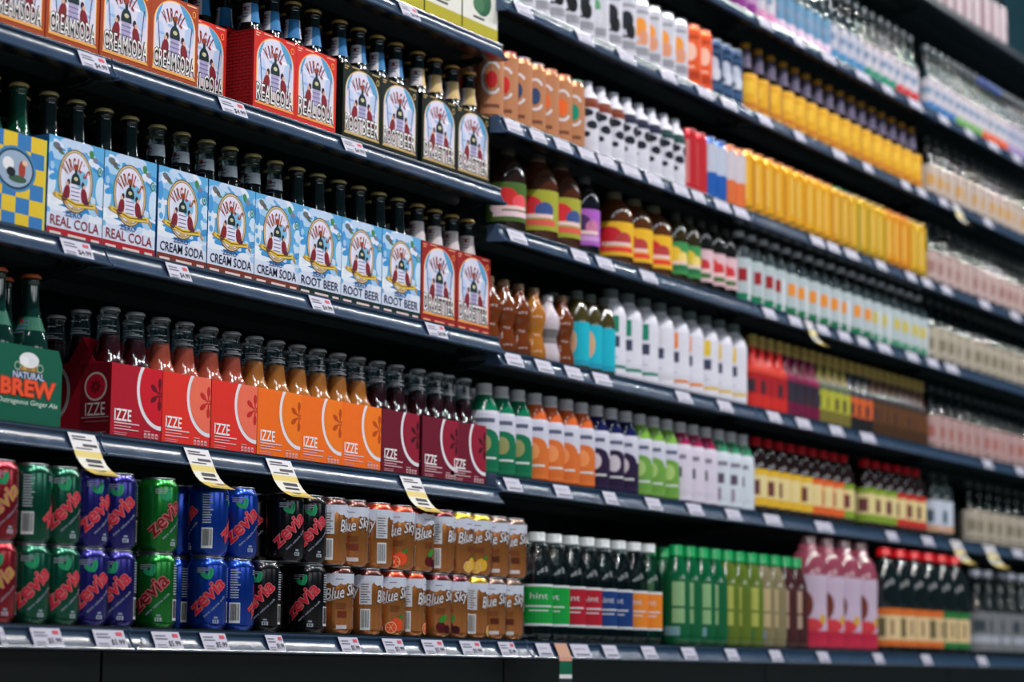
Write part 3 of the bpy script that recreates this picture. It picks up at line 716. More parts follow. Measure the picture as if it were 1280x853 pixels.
def brew_pack():
    w, d, h, t = 0.154, 0.126, 0.122, 0.001; G = lin((14, 92, 72))
    out = [(0, 0.004), (w * .1, 0), (w * .9, 0), (w, 0.004), (w, h * .83), (w * .94, h), (w * .06, h), (0, h * .83)]
    fr = MB()
    n = len(out); fr.faces([(x, 0, z) for x, z in out] + [(x, t, z) for x, z in out], [tuple(range(n)), tuple(reversed(range(n, 2 * n)))] + [(k, n + k, n + (k + 1) % n, (k + 1) % n) for k in range(n)], G, 'card')
    fm = fr.mesh('front_panel')
    sd = MB(); sd.box(0, t, t, d, 0.004, h * .83, G, 'card'); sm = sd.mesh('side_panel')
    bs = MB(); bs.box(0.001, w - .001, t, d, 0, t, G, 'card')
    hd = MB()
    for x0, x1, z0, z1 in ((.004, w - .004, .002, h + .008), (.004, w * .3, h + .008, h + .03), (w * .7, w - .004, h + .008, h + .03), (w * .3, w * .7, h + .022, h + .03)): hd.box(x0, x1, d / 2 - .001, d / 2 + .001, z0, z1, G, 'card')
    return [('front_panel', fm, None), ('printed_front', brew_art(w, h).flat('card').mesh('printed_front'), 0), ('back_panel', fm, None, (0, d, 0)), ('side_panel', sm, None), ('side_panel', sm, None, (w - t, 0, 0)),
            ('carton_base', bs.mesh('carton_base'), None), ('handle', hd.mesh('handle'), None)]

def fill(bottle, x, y, z, w, d, nx, what, where, rows=2, name='glass_bottle'):
    """stand bottles in a carton; every one an object of its own"""
    px = w / nx; pos = ['left', 'right'] if nx == 2 else ['left', 'middle', 'right']
    for j in range(rows):
        for i in range(nx):
            inst(name, bottle, (x + px * (i + .5), y + d * (.27 if j == 0 else .75), z + 0.0012), '%s, %s %s in %s' % (what, ['front', 'rear'][j], pos[i], where), 'bottle', 'bottles standing in cartons', random.uniform(-.6, .6) - 0.9)

BL_DARK = longneck((14, 10, 8), (214, 176, 104), ((0.170, 0.206), (40, 112, 168), (206, 204, 216)))
BL_DARKG = longneck((14, 10, 8), (220, 176, 96), ((0.170, 0.206), (206, 176, 120), (214, 206, 210)))
BL_PLAIN = longneck((18, 24, 26), (212, 192, 130), None)
BL_CLEAR = longneck((170, 186, 190), (212, 192, 130), ((0.186, 0.206), (180, 190, 200), (190, 196, 206), (50, 30, 20)), dark=False)
BL_WHITE = longneck((14, 10, 8), (212, 180, 110), ((0.168, 0.206), (206, 196, 200), (220, 206, 204)))
BL_GREEN = longneck((10, 62, 44), (212, 186, 120), None)
BL_COPPER = longneck((10, 44, 38), (226, 110, 64), ((0.150, 0.172), (20, 96, 76), (20, 96, 76)))
BL_RED = longneck((16, 20, 26), (176, 36, 48), ((0.180, 0.204), (40, 70, 150), (150, 40, 60)))

y0 = 0.030
# L0: two pale cartons with an olive foot
def olive_art(w, h):
    a = Art(); a.rect(0, 0, w, h, (214, 212, 206), 0); a.rect(0, 0, w, h * .2, (170, 160, 40), 1)
    a.ell(w * .55, h * .50, w * .26, h * .2, (42, 92, 66), 2, 18); a.ell(w * .45, h * .43, w * .16, h * .1, (60, 110, 76), 3, 14); a.rows(w * .3, h * .25, w * .75, 1, .01, .004, (60, 60, 60), 3)
    a.rect(w * .1, h * .75, w * .9, h * .9, (170, 160, 40), 2); return a
T_OL = open_carton(0.135, VD, 0.165, olive_art(0.135, 0.165), (96, 100, 40))
for x, n in ((0.812, 'at the top edge, left of its twin'), (0.952, 'at the top edge, middle of three'), (1.092, 'at the top edge, nearest the shelf end')):
    inst('bottle_carton', T_OL, (x, 0.020, base('L0')), 'white carton with olive foot ' + n, 'carton', 'white and olive cartons')
# L1
zb = base('L1')
L1C = [(-0.391, T_CREAM, 'orange cream soda carton, beyond the left edge', BL_DARK), (-0.261, T_CREAM, 'leftmost orange cream soda carton, cut by the frame', BL_DARK), (-0.131, T_CREAM, 'second orange cream soda carton from the left', BL_DARK),
       (0.0, T_CREAM, 'third orange cream soda carton from the left', BL_DARK), (0.1275, T_CREAM, 'orange cream soda carton beside the cola cartons', BL_DARK),
       (0.414, T_COLA, 'red cola carton showing its brick-patterned side', BL_DARK), (0.5415, T_COLA, 'red cola carton beside the black cartons', BL_DARK),
       (0.691, T_ROOT, 'black root beer carton beside the red cartons', BL_DARK), (0.8195, T_ROOT, 'second black root beer carton from the left', BL_DARK),
       (0.9625, T_DRP, 'black carton third from the left, blurred lettering', BL_DARKG), (1.0905, T_DRP, 'black carton at the end of the shelf', BL_DARKG)]
zb1 = zb
for x, t, n, bt in L1C:
    dz = 0
    inst('bottle_carton', t, (x, y0, zb1), n, 'carton', 'bottle cartons on the upper left shelf')
    short = n.split(',')[0].replace('showing its brick-patterned side', 'with brick side').replace(' cream soda', '')
    if x > -0.3 and x < 0.3:
        pass
    if x > 0.1: fill(bt, x, y0, zb1, VW, VD, 2, 'dark bottle with foil neck', short)
inst('bottle_carton', T_COLA, (0.2685, 0.078, zb1), 'red cola carton pushed back beside the cream soda', 'carton', 'bottle cartons on the upper left shelf')
fill(BL_DARK, 0.2685, 0.078, zb1, VW, VD, 2, 'dark bottle with foil neck', 'red carton pushed back')
# L2
zb = base('L2')
L2C = [(-0.248, T_CHK, 0.130, 'yellow and blue checkered carton at the left edge', BL_GREEN, 'green bottle', 'checkered carton'),
       (-0.113, T_ZC, ZW, 'sky blue cola carton beside the checkered one', BL_PLAIN, 'dark bottle', 'sky blue cola carton beside checkered one'), (0.0215, T_ZC, ZW, 'second sky blue cola carton from the left', BL_PLAIN, 'dark bottle', 'second sky blue cola carton'),
       (0.160, T_ZS, ZW, 'leftmost sky blue cream soda carton', BL_CLEAR, 'clear bottle', 'leftmost blue cream soda carton'), (0.2955, T_ZS, ZW, 'middle sky blue cream soda carton', BL_CLEAR, 'clear bottle', 'middle blue cream soda carton'),
       (0.4295, T_ZS, ZW, 'rightmost sky blue cream soda carton', BL_CLEAR, 'clear bottle', 'rightmost blue cream soda carton'), (0.5625, T_ZR, ZW, 'leftmost sky blue root beer carton', BL_PLAIN, 'dark bottle', 'leftmost blue root beer carton'),
       (0.6965, T_ZR, ZW, 'middle sky blue root beer carton', BL_PLAIN, 'dark bottle', 'middle blue root beer carton'), (0.8315, T_ZR, ZW, 'rightmost sky blue root beer carton', BL_PLAIN, 'dark bottle', 'rightmost blue root beer carton'),
       (0.969, T_DRB, 0.127, 'dark red carton beside the sky blue row', BL_WHITE, 'white-necked bottle', 'dark red carton beside blue row'), (1.098, T_DRB, 0.119, 'dark red carton at the shelf end', BL_WHITE, 'white-necked bottle', 'dark red end carton')]
for x, t, w, n, bt, bn, sn in L2C:
    inst('bottle_carton', t, (x, y0, zb), n, 'carton', 'bottle cartons on the middle left shelf')
    fill(bt, x, y0, zb, w, VD, 2, bn, sn)
for k, x in enumerate((0.10, 0.165, 0.23, 0.295, 0.62, 1.0)):
    inst('glass_bottle', BL_RED, (x, 0.222, zb), 'red-capped dark bottle behind the sky blue cartons, %s from the left' % ORD[k], 'bottle', 'red-capped bottles at the back')
# L3
zb = base('L3')
inst('bottle_carton', brew_pack(), (-0.234, 0.016, zb), 'green bottle carton with orange lettering at the left edge', 'carton')
fill(BL_COPPER, -0.234, 0.020, zb, 0.154, 0.12, 2, 'green bottle with copper cap', 'green carton')
inst('bottle_carton', T_IZ['pome'], (0.02, 0.172, zb), 'crimson carton in shadow behind the crimson one with side panel showing', 'carton', 'fruit soda cartons')
fill(B_IZ['pome'], 0.02, 0.172, zb, IWD, IDP, 2, 'dark red soda bottle', 'shadowed crimson carton')
L3C = [(0.0555, 'pome', 'crimson carton whose side panel shows', 'crimson carton'), (0.1865, 'grape', 'red-orange carton beside the crimson one', 'red-orange carton beside crimson'), (0.3185, 'grape', 'red-orange carton beside the orange ones', 'red-orange carton beside orange'),
       (0.4495, 'orange', 'leftmost bright orange carton', 'leftmost orange carton'), (0.5735, 'orange', 'middle bright orange carton', 'middle orange carton'), (0.7045, 'orange', 'rightmost bright orange carton', 'rightmost orange carton'),
       (0.8395, 'black', 'leftmost maroon carton', 'leftmost maroon carton'), (0.980, 'black', 'middle maroon carton', 'middle maroon carton'), (1.115, 'black', 'rightmost maroon carton at the end of the shelf', 'rightmost maroon carton')]
# keep cartons from overlapping
for i, (x, t, n, sn) in enumerate(L3C):
    x = x if i < 4 else max(x, px_ + IWD + 0.0006)
    x = min(x, 1.2185 - 0.0035 - IWD) if i == 8 else x
    px_ = x
    inst('bottle_carton', T_IZ[t], (x, y0, zb), n + ' with a white ring', 'carton', 'fruit soda cartons')
    fill(B_IZ[t], x, y0, zb, IWD, IDP, 2, {'pome': 'dark red soda bottle', 'grape': 'pink soda bottle', 'orange': 'amber soda bottle', 'black': 'dark maroon soda bottle'}[t], sn)

# ------------------------------------------------------------------ cans
CANP = [(0.020, 0.006), (0.0235, 0.0012), (0.0258, 0.0006), (0.0278, 0.003), (0.0318, 0.0085), (0.0331, 0.012), (0.0331, 0.106), (0.0322, 0.1105), (0.0284, 0.1165), (0.0268, 0.1190), (0.0266, 0.1200)]
LIDP = [(0.0266, 0.1196), (0.0278, 0.1206), (0.0278, 0.1216), (0.0268, 0.1220), (0.0258, 0.1214), (0.0250, 0.1175), (0.0, 0.1182)]
def lid_mesh():
    mb = MB(); mb.lathe(LIDP, 32, lin((176, 178, 186)), 'metal')
    mb.box(-0.006, 0.006, -0.012, 0.008, 0.1184, 0.1192, lin((190, 190, 198)), 'metal')
    return mb.mesh('can_lid')
LID = lid_mesh()
def can_body(col, rim=None):
    c = lin(col); s_ = lin((150, 152, 160)); rc = lin(rim) if rim else c
    mb = MB(); mb.lathe(CANP, 40, c, 'can', True, cols=[s_, s_, s_, c, c, c, rc, rc, rc, s_, s_]); return mb.mesh('can_body')
def zevia_art(col, logo=(206, 34, 56)):
    a = Art(); R = 0.0331
    for dx in (0.0, 0.104):
        b = Art()
        b.text('zevia', 0.0, 0.058, 0.074, 0.0235, logo, 2, rot=44, shear=0.05, off=0.012, out=(214, 110, 116), outw=0.035)
        b.ell(-0.004, 0.090, 0.0085, 0.0042, (36, 150, 100), 1.6, 12, 150); b.ell(0.005, 0.094, 0.0045, 0.010, (46, 166, 112), 1.6, 12, -12); b.line(0.005, 0.086, 0.006, 0.101, 0.001, (20, 100, 70), 2)
        b.text('zero calorie soda', 0.014, 0.040, 0.052, 0.0042, (170, 176, 200), 2, rot=42)
        b.rect(0.010, 0.012, 0.021, 0.018, (176, 184, 196), 1); b.rect(0.012, 0.020, 0.019, 0.023, (150, 160, 180), 1); b.rect(0.012, 0.013, 0.014, 0.017, col, 2); b.rect(0.016, 0.013, 0.018, 0.017, col, 2)
        b.rows(-0.018, 0.102, 0.004, 3, 0.0032, 0.0014, (150, 156, 170), 1, 2)
        if dx: b.p = [q for q in b.p if True]
        a.add(b, dx)
    a.barcode(0.042, 0.014, 0.060, 0.048, 3, 5); a.rows(0.043, 0.102, 0.060, 12, 0.0042, 0.0018, (180, 184, 196), 3, 8)
    return a.wrap(R, 'canprint', step=0.007).mesh('printed_wrap')
def sky_art(fruit, fc):
    a = Art(); R = 0.0331; CL = (214, 218, 236)
    for dx in (0.0, 0.104):
        b = Art()
        b.rect(-0.034, 0.097, 0.070, 0.1085, CL, 1)
        for k, (x, rr, ry) in enumerate(((-0.028, .010, .008), (-0.012, .012, .012), (0.004, .010, .010), (0.020, .011, .009), (0.038, .012, .012), (0.056, .010, .008))): b.ell(x, 0.0985, rr, ry, CL, 1.1 + k * .03, 14)
        b.rows(-0.012, 0.098, 0.008, 1, 0.003, 0.0014, (110, 110, 130), 2)
        b.text('Blue', -0.012, 0.074, 0.034, 0.021, (226, 222, 230), 3, rot=10, shear=0.3, off=0.012, out=(70, 44, 36), outw=0.045)
        b.text('Sky', 0.024, 0.078, 0.028, 0.025, (226, 222, 230), 3, rot=10, shear=0.3, off=0.012, out=(70, 44, 36), outw=0.045)
        b.line(-0.026, 0.060, 0.004, 0.067, 0.0024, (214, 206, 210), 2)
        b.rows(-0.010, 0.054, 0.010, 3, 0.0040, 0.0016, (110, 50, 30), 2, 6)
        if fruit == 'round':
            b.ell(0.004, 0.022, 0.0125, 0.0125, fc, 2, 20); b.ell(-0.008, 0.016, 0.011, 0.011, (246, 196, 150), 2.4, 20); b.ell(-0.008, 0.016, 0.0095, 0.0095, fc, 2.7, 18)
            for k in range(6): b.line(-0.008, 0.016, -0.008 + 0.009 * math.cos(k * PI / 3), 0.016 + 0.009 * math.sin(k * PI / 3), 0.0007, (250, 214, 170), 3)
            b.ell(0.012, 0.036, 0.007, 0.003, (50, 130, 50), 2.5, 10, 35)
        elif fruit == 'dark':
            b.ell(0.0, 0.020, 0.010, 0.010, fc, 2, 18); b.ell(0.014, 0.016, 0.008, 0.008, tuple(v * .7 for v in fc), 2.3, 16); b.ell(0.004, 0.036, 0.010, 0.006, (60, 140, 50), 2.5, 10, 40)
        else:
            b.rect(-0.010, 0.010, 0.010, 0.017, (214, 206, 210), 2); b.rect(-0.008, 0.03, 0.010, 0.042, fc, 2)
        a.add(b, dx)
    a.rect(0.040, 0.056, 0.062, 0.098, (206, 206, 214), 3); a.rows(0.042, 0.092, 0.060, 8, 0.0046, 0.0014, (70, 70, 84), 4, 9); a.barcode(0.042, 0.010, 0.060, 0.048, 3, 7)
    return a.wrap(R, 'canprint', step=0.007).mesh('printed_wrap')
def can_t(col, art, rim=None): return [('can_body', can_body(col, rim), None), ('can_lid', LID, None), ('printed_wrap', art, None)]
BR = (190, 118, 60)
ZC = {'red': (150, 24, 40), 'dgreen': (8, 84, 62), 'purple': (36, 32, 120), 'green': (22, 124, 44), 'blue': (14, 62, 168), 'black': (22, 20, 26)}
CT = {k: can_t(v, zevia_art(v, (176, 150, 60) if k == 'red' else ((120, 20, 30) if k == 'green' else (206, 34, 56)))) for k, v in ZC.items()}
CT['cola'] = can_t(BR, sky_art('band', (120, 50, 30)), (92, 50, 44)); CT['orangesoda'] = can_t(BR, sky_art('round', (236, 80, 40)), (226, 74, 44)); CT['cherry'] = can_t(BR, sky_art('dark', (90, 16, 28)), (96, 20, 34))
CT['lemon'] = can_t(BR, sky_art('round', (226, 176, 50)), (214, 172, 40)); CT['root'] = can_t(BR, sky_art('band', (90, 40, 20)), (120, 96, 84))
CN = {'red': 'red', 'dgreen': 'dark green', 'purple': 'purple', 'green': 'bright green', 'blue': 'blue', 'black': 'black', 'cola': 'brown cola', 'orangesoda': 'brown orange-rimmed', 'cherry': 'brown cherry-rimmed', 'lemon': 'brown yellow-rimmed', 'root': 'brown silver-rimmed'}
A0 = -51
TOP = [(-0.256, 'red', 20), (-0.182, 'dgreen', -88), (-0.115, 'dgreen', 18), (-0.048, 'purple', 30), (0.019, 'purple', 5), (0.123, 'green', 25), (0.257, 'blue', -92), (0.338, 'blue', 12), (0.472, 'black', 12), (0.539, 'black', 10),
       (0.606, 'cola', -95), (0.673, 'cola', 5), (0.752, 'orangesoda', -70), (0.826, 'orangesoda', 0), (0.893, 'cherry', 40), (0.967, 'cherry', -100), (1.034, 'lemon', -130), (1.101, 'lemon', 10), (1.168, 'root', 0), (1.235, 'root', 10)]
BOT = [(-0.254, 'red', 10), (-0.180, 'dgreen', 15), (-0.112, 'dgreen', 22), (-0.045, 'purple', 14), (0.022, 'purple', -8), (0.123, 'green', -16), (0.258, 'blue', 0), (0.333, 'blue', -88), (0.407, 'black', -15), (0.543, 'black', -20),
       (0.628, 'cola', 18), (0.722, 'cola', -90), (0.798, 'orangesoda', 20), (0.866, 'orangesoda', -100), (0.956, 'cherry', 18), (1.023, 'cherry', -20), (1.090, 'lemon', -95), (1.157, 'root', 10), (1.224, 'root', 0)]
H = 0.1218
for row, lst, dz, w_ in (('top', TOP, H, 'upper'), ('bottom', BOT, 0.0, 'lower')):
    cnt = {}
    for x, t, a in lst:
        for dep in (0, 1):
            if dep and row == 'top' and not any(abs(x - q[0]) < 0.02 for q in BOT): pass
            cnt[(t, dep)] = cnt.get((t, dep), 0) + 1
            if dep == 0: lb = '%s can, %s from the left in the %s front layer' % (CN[t], ORD[cnt[(t, 0)] - 1], w_)
            else: lb = '%s can behind the front row, %s from the left, %s layer' % (CN[t], ORD[cnt[(t, 1)] - 1], w_)
            inst('drink_can', CT[t], (x + (0.0 if dep == 0 else 0.004), -0.018 + dep * 0.0675, base('L4') + dz), lb, 'can', 'soda cans stacked on the bottom left shelf', math.radians(A0 + (a if not dep else a * 2 - 60)))

# ------------------------------------------------------------------ bottles and cans of the right-hand bays
def seglabel(r, z0, z1, bg, draw, nrep=3, mat='paper', prof=None, step=0.008):
    """label band wrapped right round; draw(a, x, w, z0, z1) repeats its motif"""
    L = 2 * PI * r; w = L / nrep; a = Art()
    for k in range(nrep):
        x = -L / 2 + (k - (0.5 if nrep % 2 == 0 else 0)) * w; a.rect(x, z0, x + w, z1, bg, 0.4)
        if draw: draw(a, x, w, z0, z1)
    return a.wrap(r, mat, 0.00025, step, prof).mesh('label')
def lathe_mesh(prof, col, mat, n=20, name='body', cols=None):
    mb = MB(); mb.lathe(prof, n, lin(col), mat, True, cols=cols); return mb.mesh(name)
# profiles scaled to height h and radius r (neck to 1.0)
def P_slim(r, h): return [(r * .8, 0.001), (r * .86, 0.0), (r, .007), (r, h - .012), (r * .84, h - .003), (r * .84, h)]
def P_long(r, h, nr=.42): return [(r * .9, 0), (r, .004), (r, h * .50), (r * .95, h * .55), (r * .70, h * .62), (r * nr * 1.12, h * .70), (r * nr, h * .80), (r * nr * .93, h * .955)]
def P_pet(r, h, nr=.45): return [(r * .85, 0), (r, .006), (r * .98, h * .08), (r, h * .16), (r, h * .60), (r * .97, h * .66), (r * .82, h * .76), (r * .60, h * .85), (r * nr, h * .89), (r * nr, h * .93)]
def P_jug(r, h): return [(r * .9, 0), (r, .006), (r, h * .60), (r * .98, h * .68), (r * .84, h * .78), (r * .55, h * .87), (r * .40, h * .90), (r * .40, h * .94)]
def P_curvy(r, h): return [(r * .85, 0), (r, .006), (r, h * .16), (r * .80, h * .28), (r * .72, h * .38), (r * .90, h * .50), (r, h * .60), (r * .90, h * .70), (r * .55, h * .82), (r * .42, h * .88), (r * .42, h * .93)]
def P_milk(r, h): return [(r * .9, 0), (r, .006), (r * .97, h * .1), (r, h * .2), (r * .97, h * .4), (r, h * .60), (r * .99, h * .70), (r * .86, h * .80), (r * .62, h * .86), (r * .5, h * .88), (r * .5, h * .93)]
def d_blob(c1, c2=None, c3=None):
    def f_(a, x, w, z0, z1):
        h = z1 - z0; a.ell(x + w * .5, z0 + h * .60, w * .19, h * .17, c1, 1, 12); a.rect(x + w * .38, z0 + h * .30, x + w * .62, z0 + h * .34, c1, 1)
        if c2: a.rect(x + w * .15, z0 + h * .1, x + w * .85, z0 + h * .24, c2, 1.2)
        if c3: a.ell(x + w * .62, z0 + h * .42, w * .14, h * .14, c3, 1.6, 10)
        a.rect(x + w * .22, z0 + h * .84, x + w * .78, z0 + h * .90, c2 or c1, 1.1)
    return f_
def d_bands(*bands):
    def f_(a, x, w, z0, z1):
        h = z1 - z0
        for i, (u0, u1, v0, v1, c) in enumerate(bands): a.rect(x + w * u0, z0 + h * v0, x + w * u1, z0 + h * v1, c, 1 + i * .2)
    return f_
def d_text(t, col, v, hh, extra=None):
    def f_(a, x, w, z0, z1):
        h = z1 - z0; a.text(t, x + w / 2, z0 + h * v, w * .8, h * hh, col, 2)
        if extra: extra(a, x, w, z0, z1)
    return f_

def slim_can(r, h, col, lid, draw=None, base_col=None, nrep=2):
    P = P_slim(r, h); c = lin(col); s_ = lin((160, 162, 170))
    body = lathe_mesh(P, col, 'can', 20, 'can_body', cols=[s_, lin(base_col) if base_col else c, c, c, s_, s_])
    lm = lathe_mesh([(r * .84, h - .002), (r * .88, h - .001), (r * .88, h + .001), (r * .8, h + .0012), (r * .78, h - .002), (0, h - .0015)], lid, 'cap', 18, 'can_lid')
    out = [('can_body', body, None), ('can_lid', lm, None)]
    if draw: out.append(('printed_wrap', seglabel(r, .010, h - .014, col, draw, nrep, 'canprint'), None))
    return out
def bottle(P, r, h, bodycol, mat, capcol, capr, caph, lab=None, liquid=None, nrep=2, crownc=False, level=.8):
    prof = P(r, h); body = lathe_mesh(prof, bodycol, mat, 22, 'body'); out = [('body', body, None)]
    if liquid and mat == 'shell': out.append(('drink', lathe_mesh(shrink(prof, .0015, h * level), liquid, 'liquid', 16, 'drink'), None))
    if crownc: out.append(('cap', crown(capr, h * .955 - .001, capcol, 24), None))
    else: out.append(('cap', screwcap(capr, h - caph, caph, capcol), None))
    if lab:
        for i, (v0, v1, bg, draw) in enumerate(lab): out.append(('label', seglabel(r, h * v0, h * v1, bg, draw, nrep, 'paper', prof_fn(prof)), None))
    return out

def row(key, x0, pitch, items, where, rowsback=0, name='drink_bottle', cat='bottle', yoff=0.022, jit=0.0015, rmax=0.035, dback=None):
    """items: list of (template, description, radius)"""
    cnt = {}
    for j in range(rowsback + 1):
        for i, (t, desc, r) in enumerate(items):
            kx = (desc, j); cnt[kx] = cnt.get(kx, 0) + 1
            tot = sum(1 for q in items if q[1] == desc)
            o_ = '' if tot == 1 else ORD[cnt[kx] - 1] + ' '
            lb = '%s%s%s, %s' % (o_, desc, ' from left' if tot > 1 else '', where) if j == 0 else '%s%s%s, %s row' % (o_, desc, ' from left' if tot > 1 else '', ['second', 'third'][j - 1])
            y = YF[key] + yoff + rmax + random.uniform(0, jit) + j * ((dback or 2 * rmax) + .004)
            inst(name, t, (x0 + i * pitch, y, base(key)), lb, cat, desc + 's, ' + where, random.uniform(-.28, .28) - 1.0)

G1 = (96, 104, 108)
# R0 ------------------------------------------------------
SPIRIT = lambda lo, c, lc=(222, 216, 230), cp=(52, 62, 70): bottle(P_long, .027, .215, (150, 168, 176), 'shell', cp, .0125, .022, [(lo, .50, tuple(v * .86 for v in lc), d_bands((0, 1, 0, .30, c), (0, .16, .3, 1, tuple(v * .45 for v in lc)), (.88, 1, .3, 1, tuple(v * .45 for v in lc)), (.25, .75, .55, .75, (120, 140, 170))))], (120, 132, 138))  # dark seams at the label ends: shade between neighbouring bottles painted in
S_PUR = SPIRIT(.04, (130, 40, 130), (206, 150, 206)); S_PINK = SPIRIT(.04, (206, 140, 180)); S_BLUE = SPIRIT(.04, (216, 190, 214), (110, 160, 200)); S_BLUE2 = SPIRIT(.04, (70, 130, 176), (206, 206, 226))
S_GRN = SPIRIT(.04, (30, 130, 104)); S_RED = SPIRIT(.04, (190, 50, 54)); S_B = SPIRIT(.04, (50, 110, 170), (218, 212, 226), (70, 80, 88)); S_LG = SPIRIT(.04, (110, 160, 90), (222, 216, 226), (70, 80, 88))
S_OR = SPIRIT(.04, (214, 90, 50), (222, 216, 226), (40, 70, 140)); S_LI = SPIRIT(.04, (150, 130, 180), (206, 200, 222), (60, 70, 80))
it = [(S_PUR, 'purple-labelled clear bottle')] * 2 + [(S_PINK, 'pink-labelled clear bottle')] * 2 + [(S_BLUE, 'pale blue labelled clear bottle')] * 6 + [(S_BLUE2, 'blue and lilac labelled bottle')] * 4 + [(S_GRN, 'white and green labelled bottle')] * 4 + [(S_RED, 'white and red labelled bottle')] * 3
row('R0', 2.44, .0578, [(t, d, .027) for t, d in it], 'second shelf from the top', rmax=.03)
it = [(S_B, 'white and blue labelled bottle')] * 4 + [(S_LG, 'white and light green labelled bottle')] * 4 + [(S_OR, 'blue-capped white and orange bottle')] * 4 + [(S_LI, 'lilac-labelled clear bottle')] * 4
row('R0', 3.72, .0575, [(t, d, .027) for t, d in it], 'second shelf from the top', rmax=.03)
# RT ------------------------------------------------------
T_TOPB = bottle(P_long, .034, .26, (150, 160, 170), 'shell', (90, 90, 96), .015, .02, [(.03, .52, (150, 132, 138), d_bands((.1, .5, .1, .9, (150, 110, 120)), (.6, .8, .0, 1, (190, 176, 184))))], (110, 110, 110))
row('RT', 3.72, .08, [(T_TOPB, 'pale pink labelled bottle', .034)] * 9, 'topmost shelf', rmax=.036)
# R1 ------------------------------------------------------
WC = lambda c, g=(30, 30, 34): slim_can(.0315, .159, (200, 198, 212), (120, 126, 134), d_blob(c, (150, 150, 160), g), (90, 110, 120))
W_B, W_G, W_O = WC((36, 38, 48)), WC((90, 160, 110), (210, 210, 220)), WC((236, 150, 60), (220, 150, 120))
it = [(W_B, 'white tall can with black emblem')] * 7 + [(W_G, 'white tall can with green emblem')] * 1 + [(W_B, 'white tall can with black emblem')] * 2 + [(W_O, 'white tall can with orange emblem')] * 4
row('R1', 1.262, .0655, [(t, d, .0315) for t, d in it], 'level with the yellow bottles', name='drink_can', cat='can')
C_ORB = slim_can(.0285, .159, (226, 88, 40), (210, 110, 80), d_blob((240, 190, 170), (180, 60, 30)))
row('R1', 2.178, .058, [(C_ORB, 'bright orange tall can', .0285)] * 2, 'right of the white cans', name='drink_can', cat='can', rmax=.0285)
C_NAVY = slim_can(.0275, .150, (18, 48, 84), (150, 160, 180), d_blob((196, 200, 220), (60, 90, 130), (210, 214, 230)))
row('R1', 2.297, .056, [(C_NAVY, 'navy slim can with white dots', .0275)] * 3, 'left of the gold-capped bottles', name='drink_can', cat='can', rmax=.0275)
YB = bottle(P_long, .0335, .190, (34, 22, 12), 'darkglass', (196, 140, 50), .0145, .014, [(.02, .56, (216, 160, 34), d_bands((0, .14, 0, 1, (140, 92, 24)), (.86, 1, 0, 1, (140, 92, 24)), (.15, .85, .12, .28, (190, 116, 30)), (.3, .7, .5, .8, (232, 184, 60)))), (.66, .90, (92, 84, 110), None)])  # brown side bands are painted shade, standing for dark gaps between bottles
row('R1', 2.497, .0738, [(YB, 'gold-capped yellow bottle', .0335)] * 16, 'between navy cans and clear bottles', rmax=.034)
def clearb(lc, cap=(70, 78, 82), wash=(190, 160, 150)):
    return bottle(P_long, .0315, .188, (120, 130, 132), 'shell', cap, .0135, .016, [(.03, .53, lc, d_bands((0, .22, 0, 1, tuple(v * .5 for v in lc)), (.9, 1, 0, 1, tuple(v * .5 for v in lc)), (.35, .65, .35, .7, wash), (.3, .7, .08, .14, tuple(v * .5 for v in lc))))], (64, 62, 60))  # darker edge bands put the shading between round bottles into the label colour
CL1 = clearb((184, 168, 160), wash=(196, 150, 90)); CL2 = clearb((186, 162, 160), wash=(160, 120, 116)); CL3 = clearb((176, 166, 152), wash=(130, 122, 104)); CL4 = clearb((180, 148, 148), wash=(170, 104, 96))
for k_, t_, lb_ in (('R1', CL1, 'level with the gold-capped bottles'), ('R2', CL2, 'level with the golden cans'), ('R3', CL3, 'level with the large clear bottles'), ('R4', CL4, 'level with the white bottles')):
    row(k_, 3.725, .0732, [(t_, 'cream-labelled clear bottle', .0315)] * 14, lb_, rmax=.032)
# R2 ------------------------------------------------------
def d_ring(c1, c2):
    def f_(a, x, w, z0, z1):
        h = z1 - z0; a.ring(x + w * .5, z0 + h * .58, w * .28, h * .27, w * .07, (222, 214, 220), 1, 18, 40, 320); a.ell(x + w * .5, z0 + h * .55, w * .14, h * .14, c1, 1.2, 12); a.rect(x + w * .3, z0 + h * .1, x + w * .7, z0 + h * .16, c2, 1)
    return f_
KR = (190, 128, 90)
K = lambda c, lid: slim_can(.0278, .157, KR, lid, d_ring(c, (120, 70, 50)))
K_R, K_N, K_O, K_G = K((206, 40, 44), (196, 70, 74)), K((50, 70, 110), (170, 150, 170)), K((236, 104, 44), (214, 120, 84)), K((20, 140, 110), (110, 176, 150))
it = [(K_R, 'kraft-brown slim can with red spot')] * 2 + [(K_N, 'kraft-brown slim can with navy spot')] * 2 + [(K_O, 'kraft-brown slim can with orange spot')] * 2 + [(K_G, 'kraft-brown slim can with green spot')]
row('R2', 1.262, .0575, [(t, d, .0278) for t, d in it], 'beside the black cartons', 2, name='drink_can', cat='can', rmax=.0278)
def cow(a, x, w, z0, z1):
    h = z1 - z0
    for u, v, ru, rv in ((.2, .72, .20, .12), (.66, .62, .17, .10), (.42, .90, .26, .10), (.88, .84, .15, .13), (.5, .40, .09, .07), (.08, .5, .07, .05)): a.ell(x + w * u, z0 + h * v, w * ru, h * rv, (22, 26, 40), 1, 10)
WB = lambda band: bottle(P_milk, .0295, .172, (214, 212, 226), 'plastic', (196, 198, 210), .0145, .018, [(.05, .62, (206, 204, 218), cow), (.63, .76, band, None)])
WB1, WB2, WB3 = WB((120, 50, 30)), WB((24, 30, 60)), WB((16, 60, 60))
it = [(WB1, 'black-splashed white bottle with rust shoulder')] * 3 + [(WB2, 'black-splashed white bottle with navy shoulder')] * 3 + [(WB3, 'black-splashed white bottle with teal shoulder')] * 2
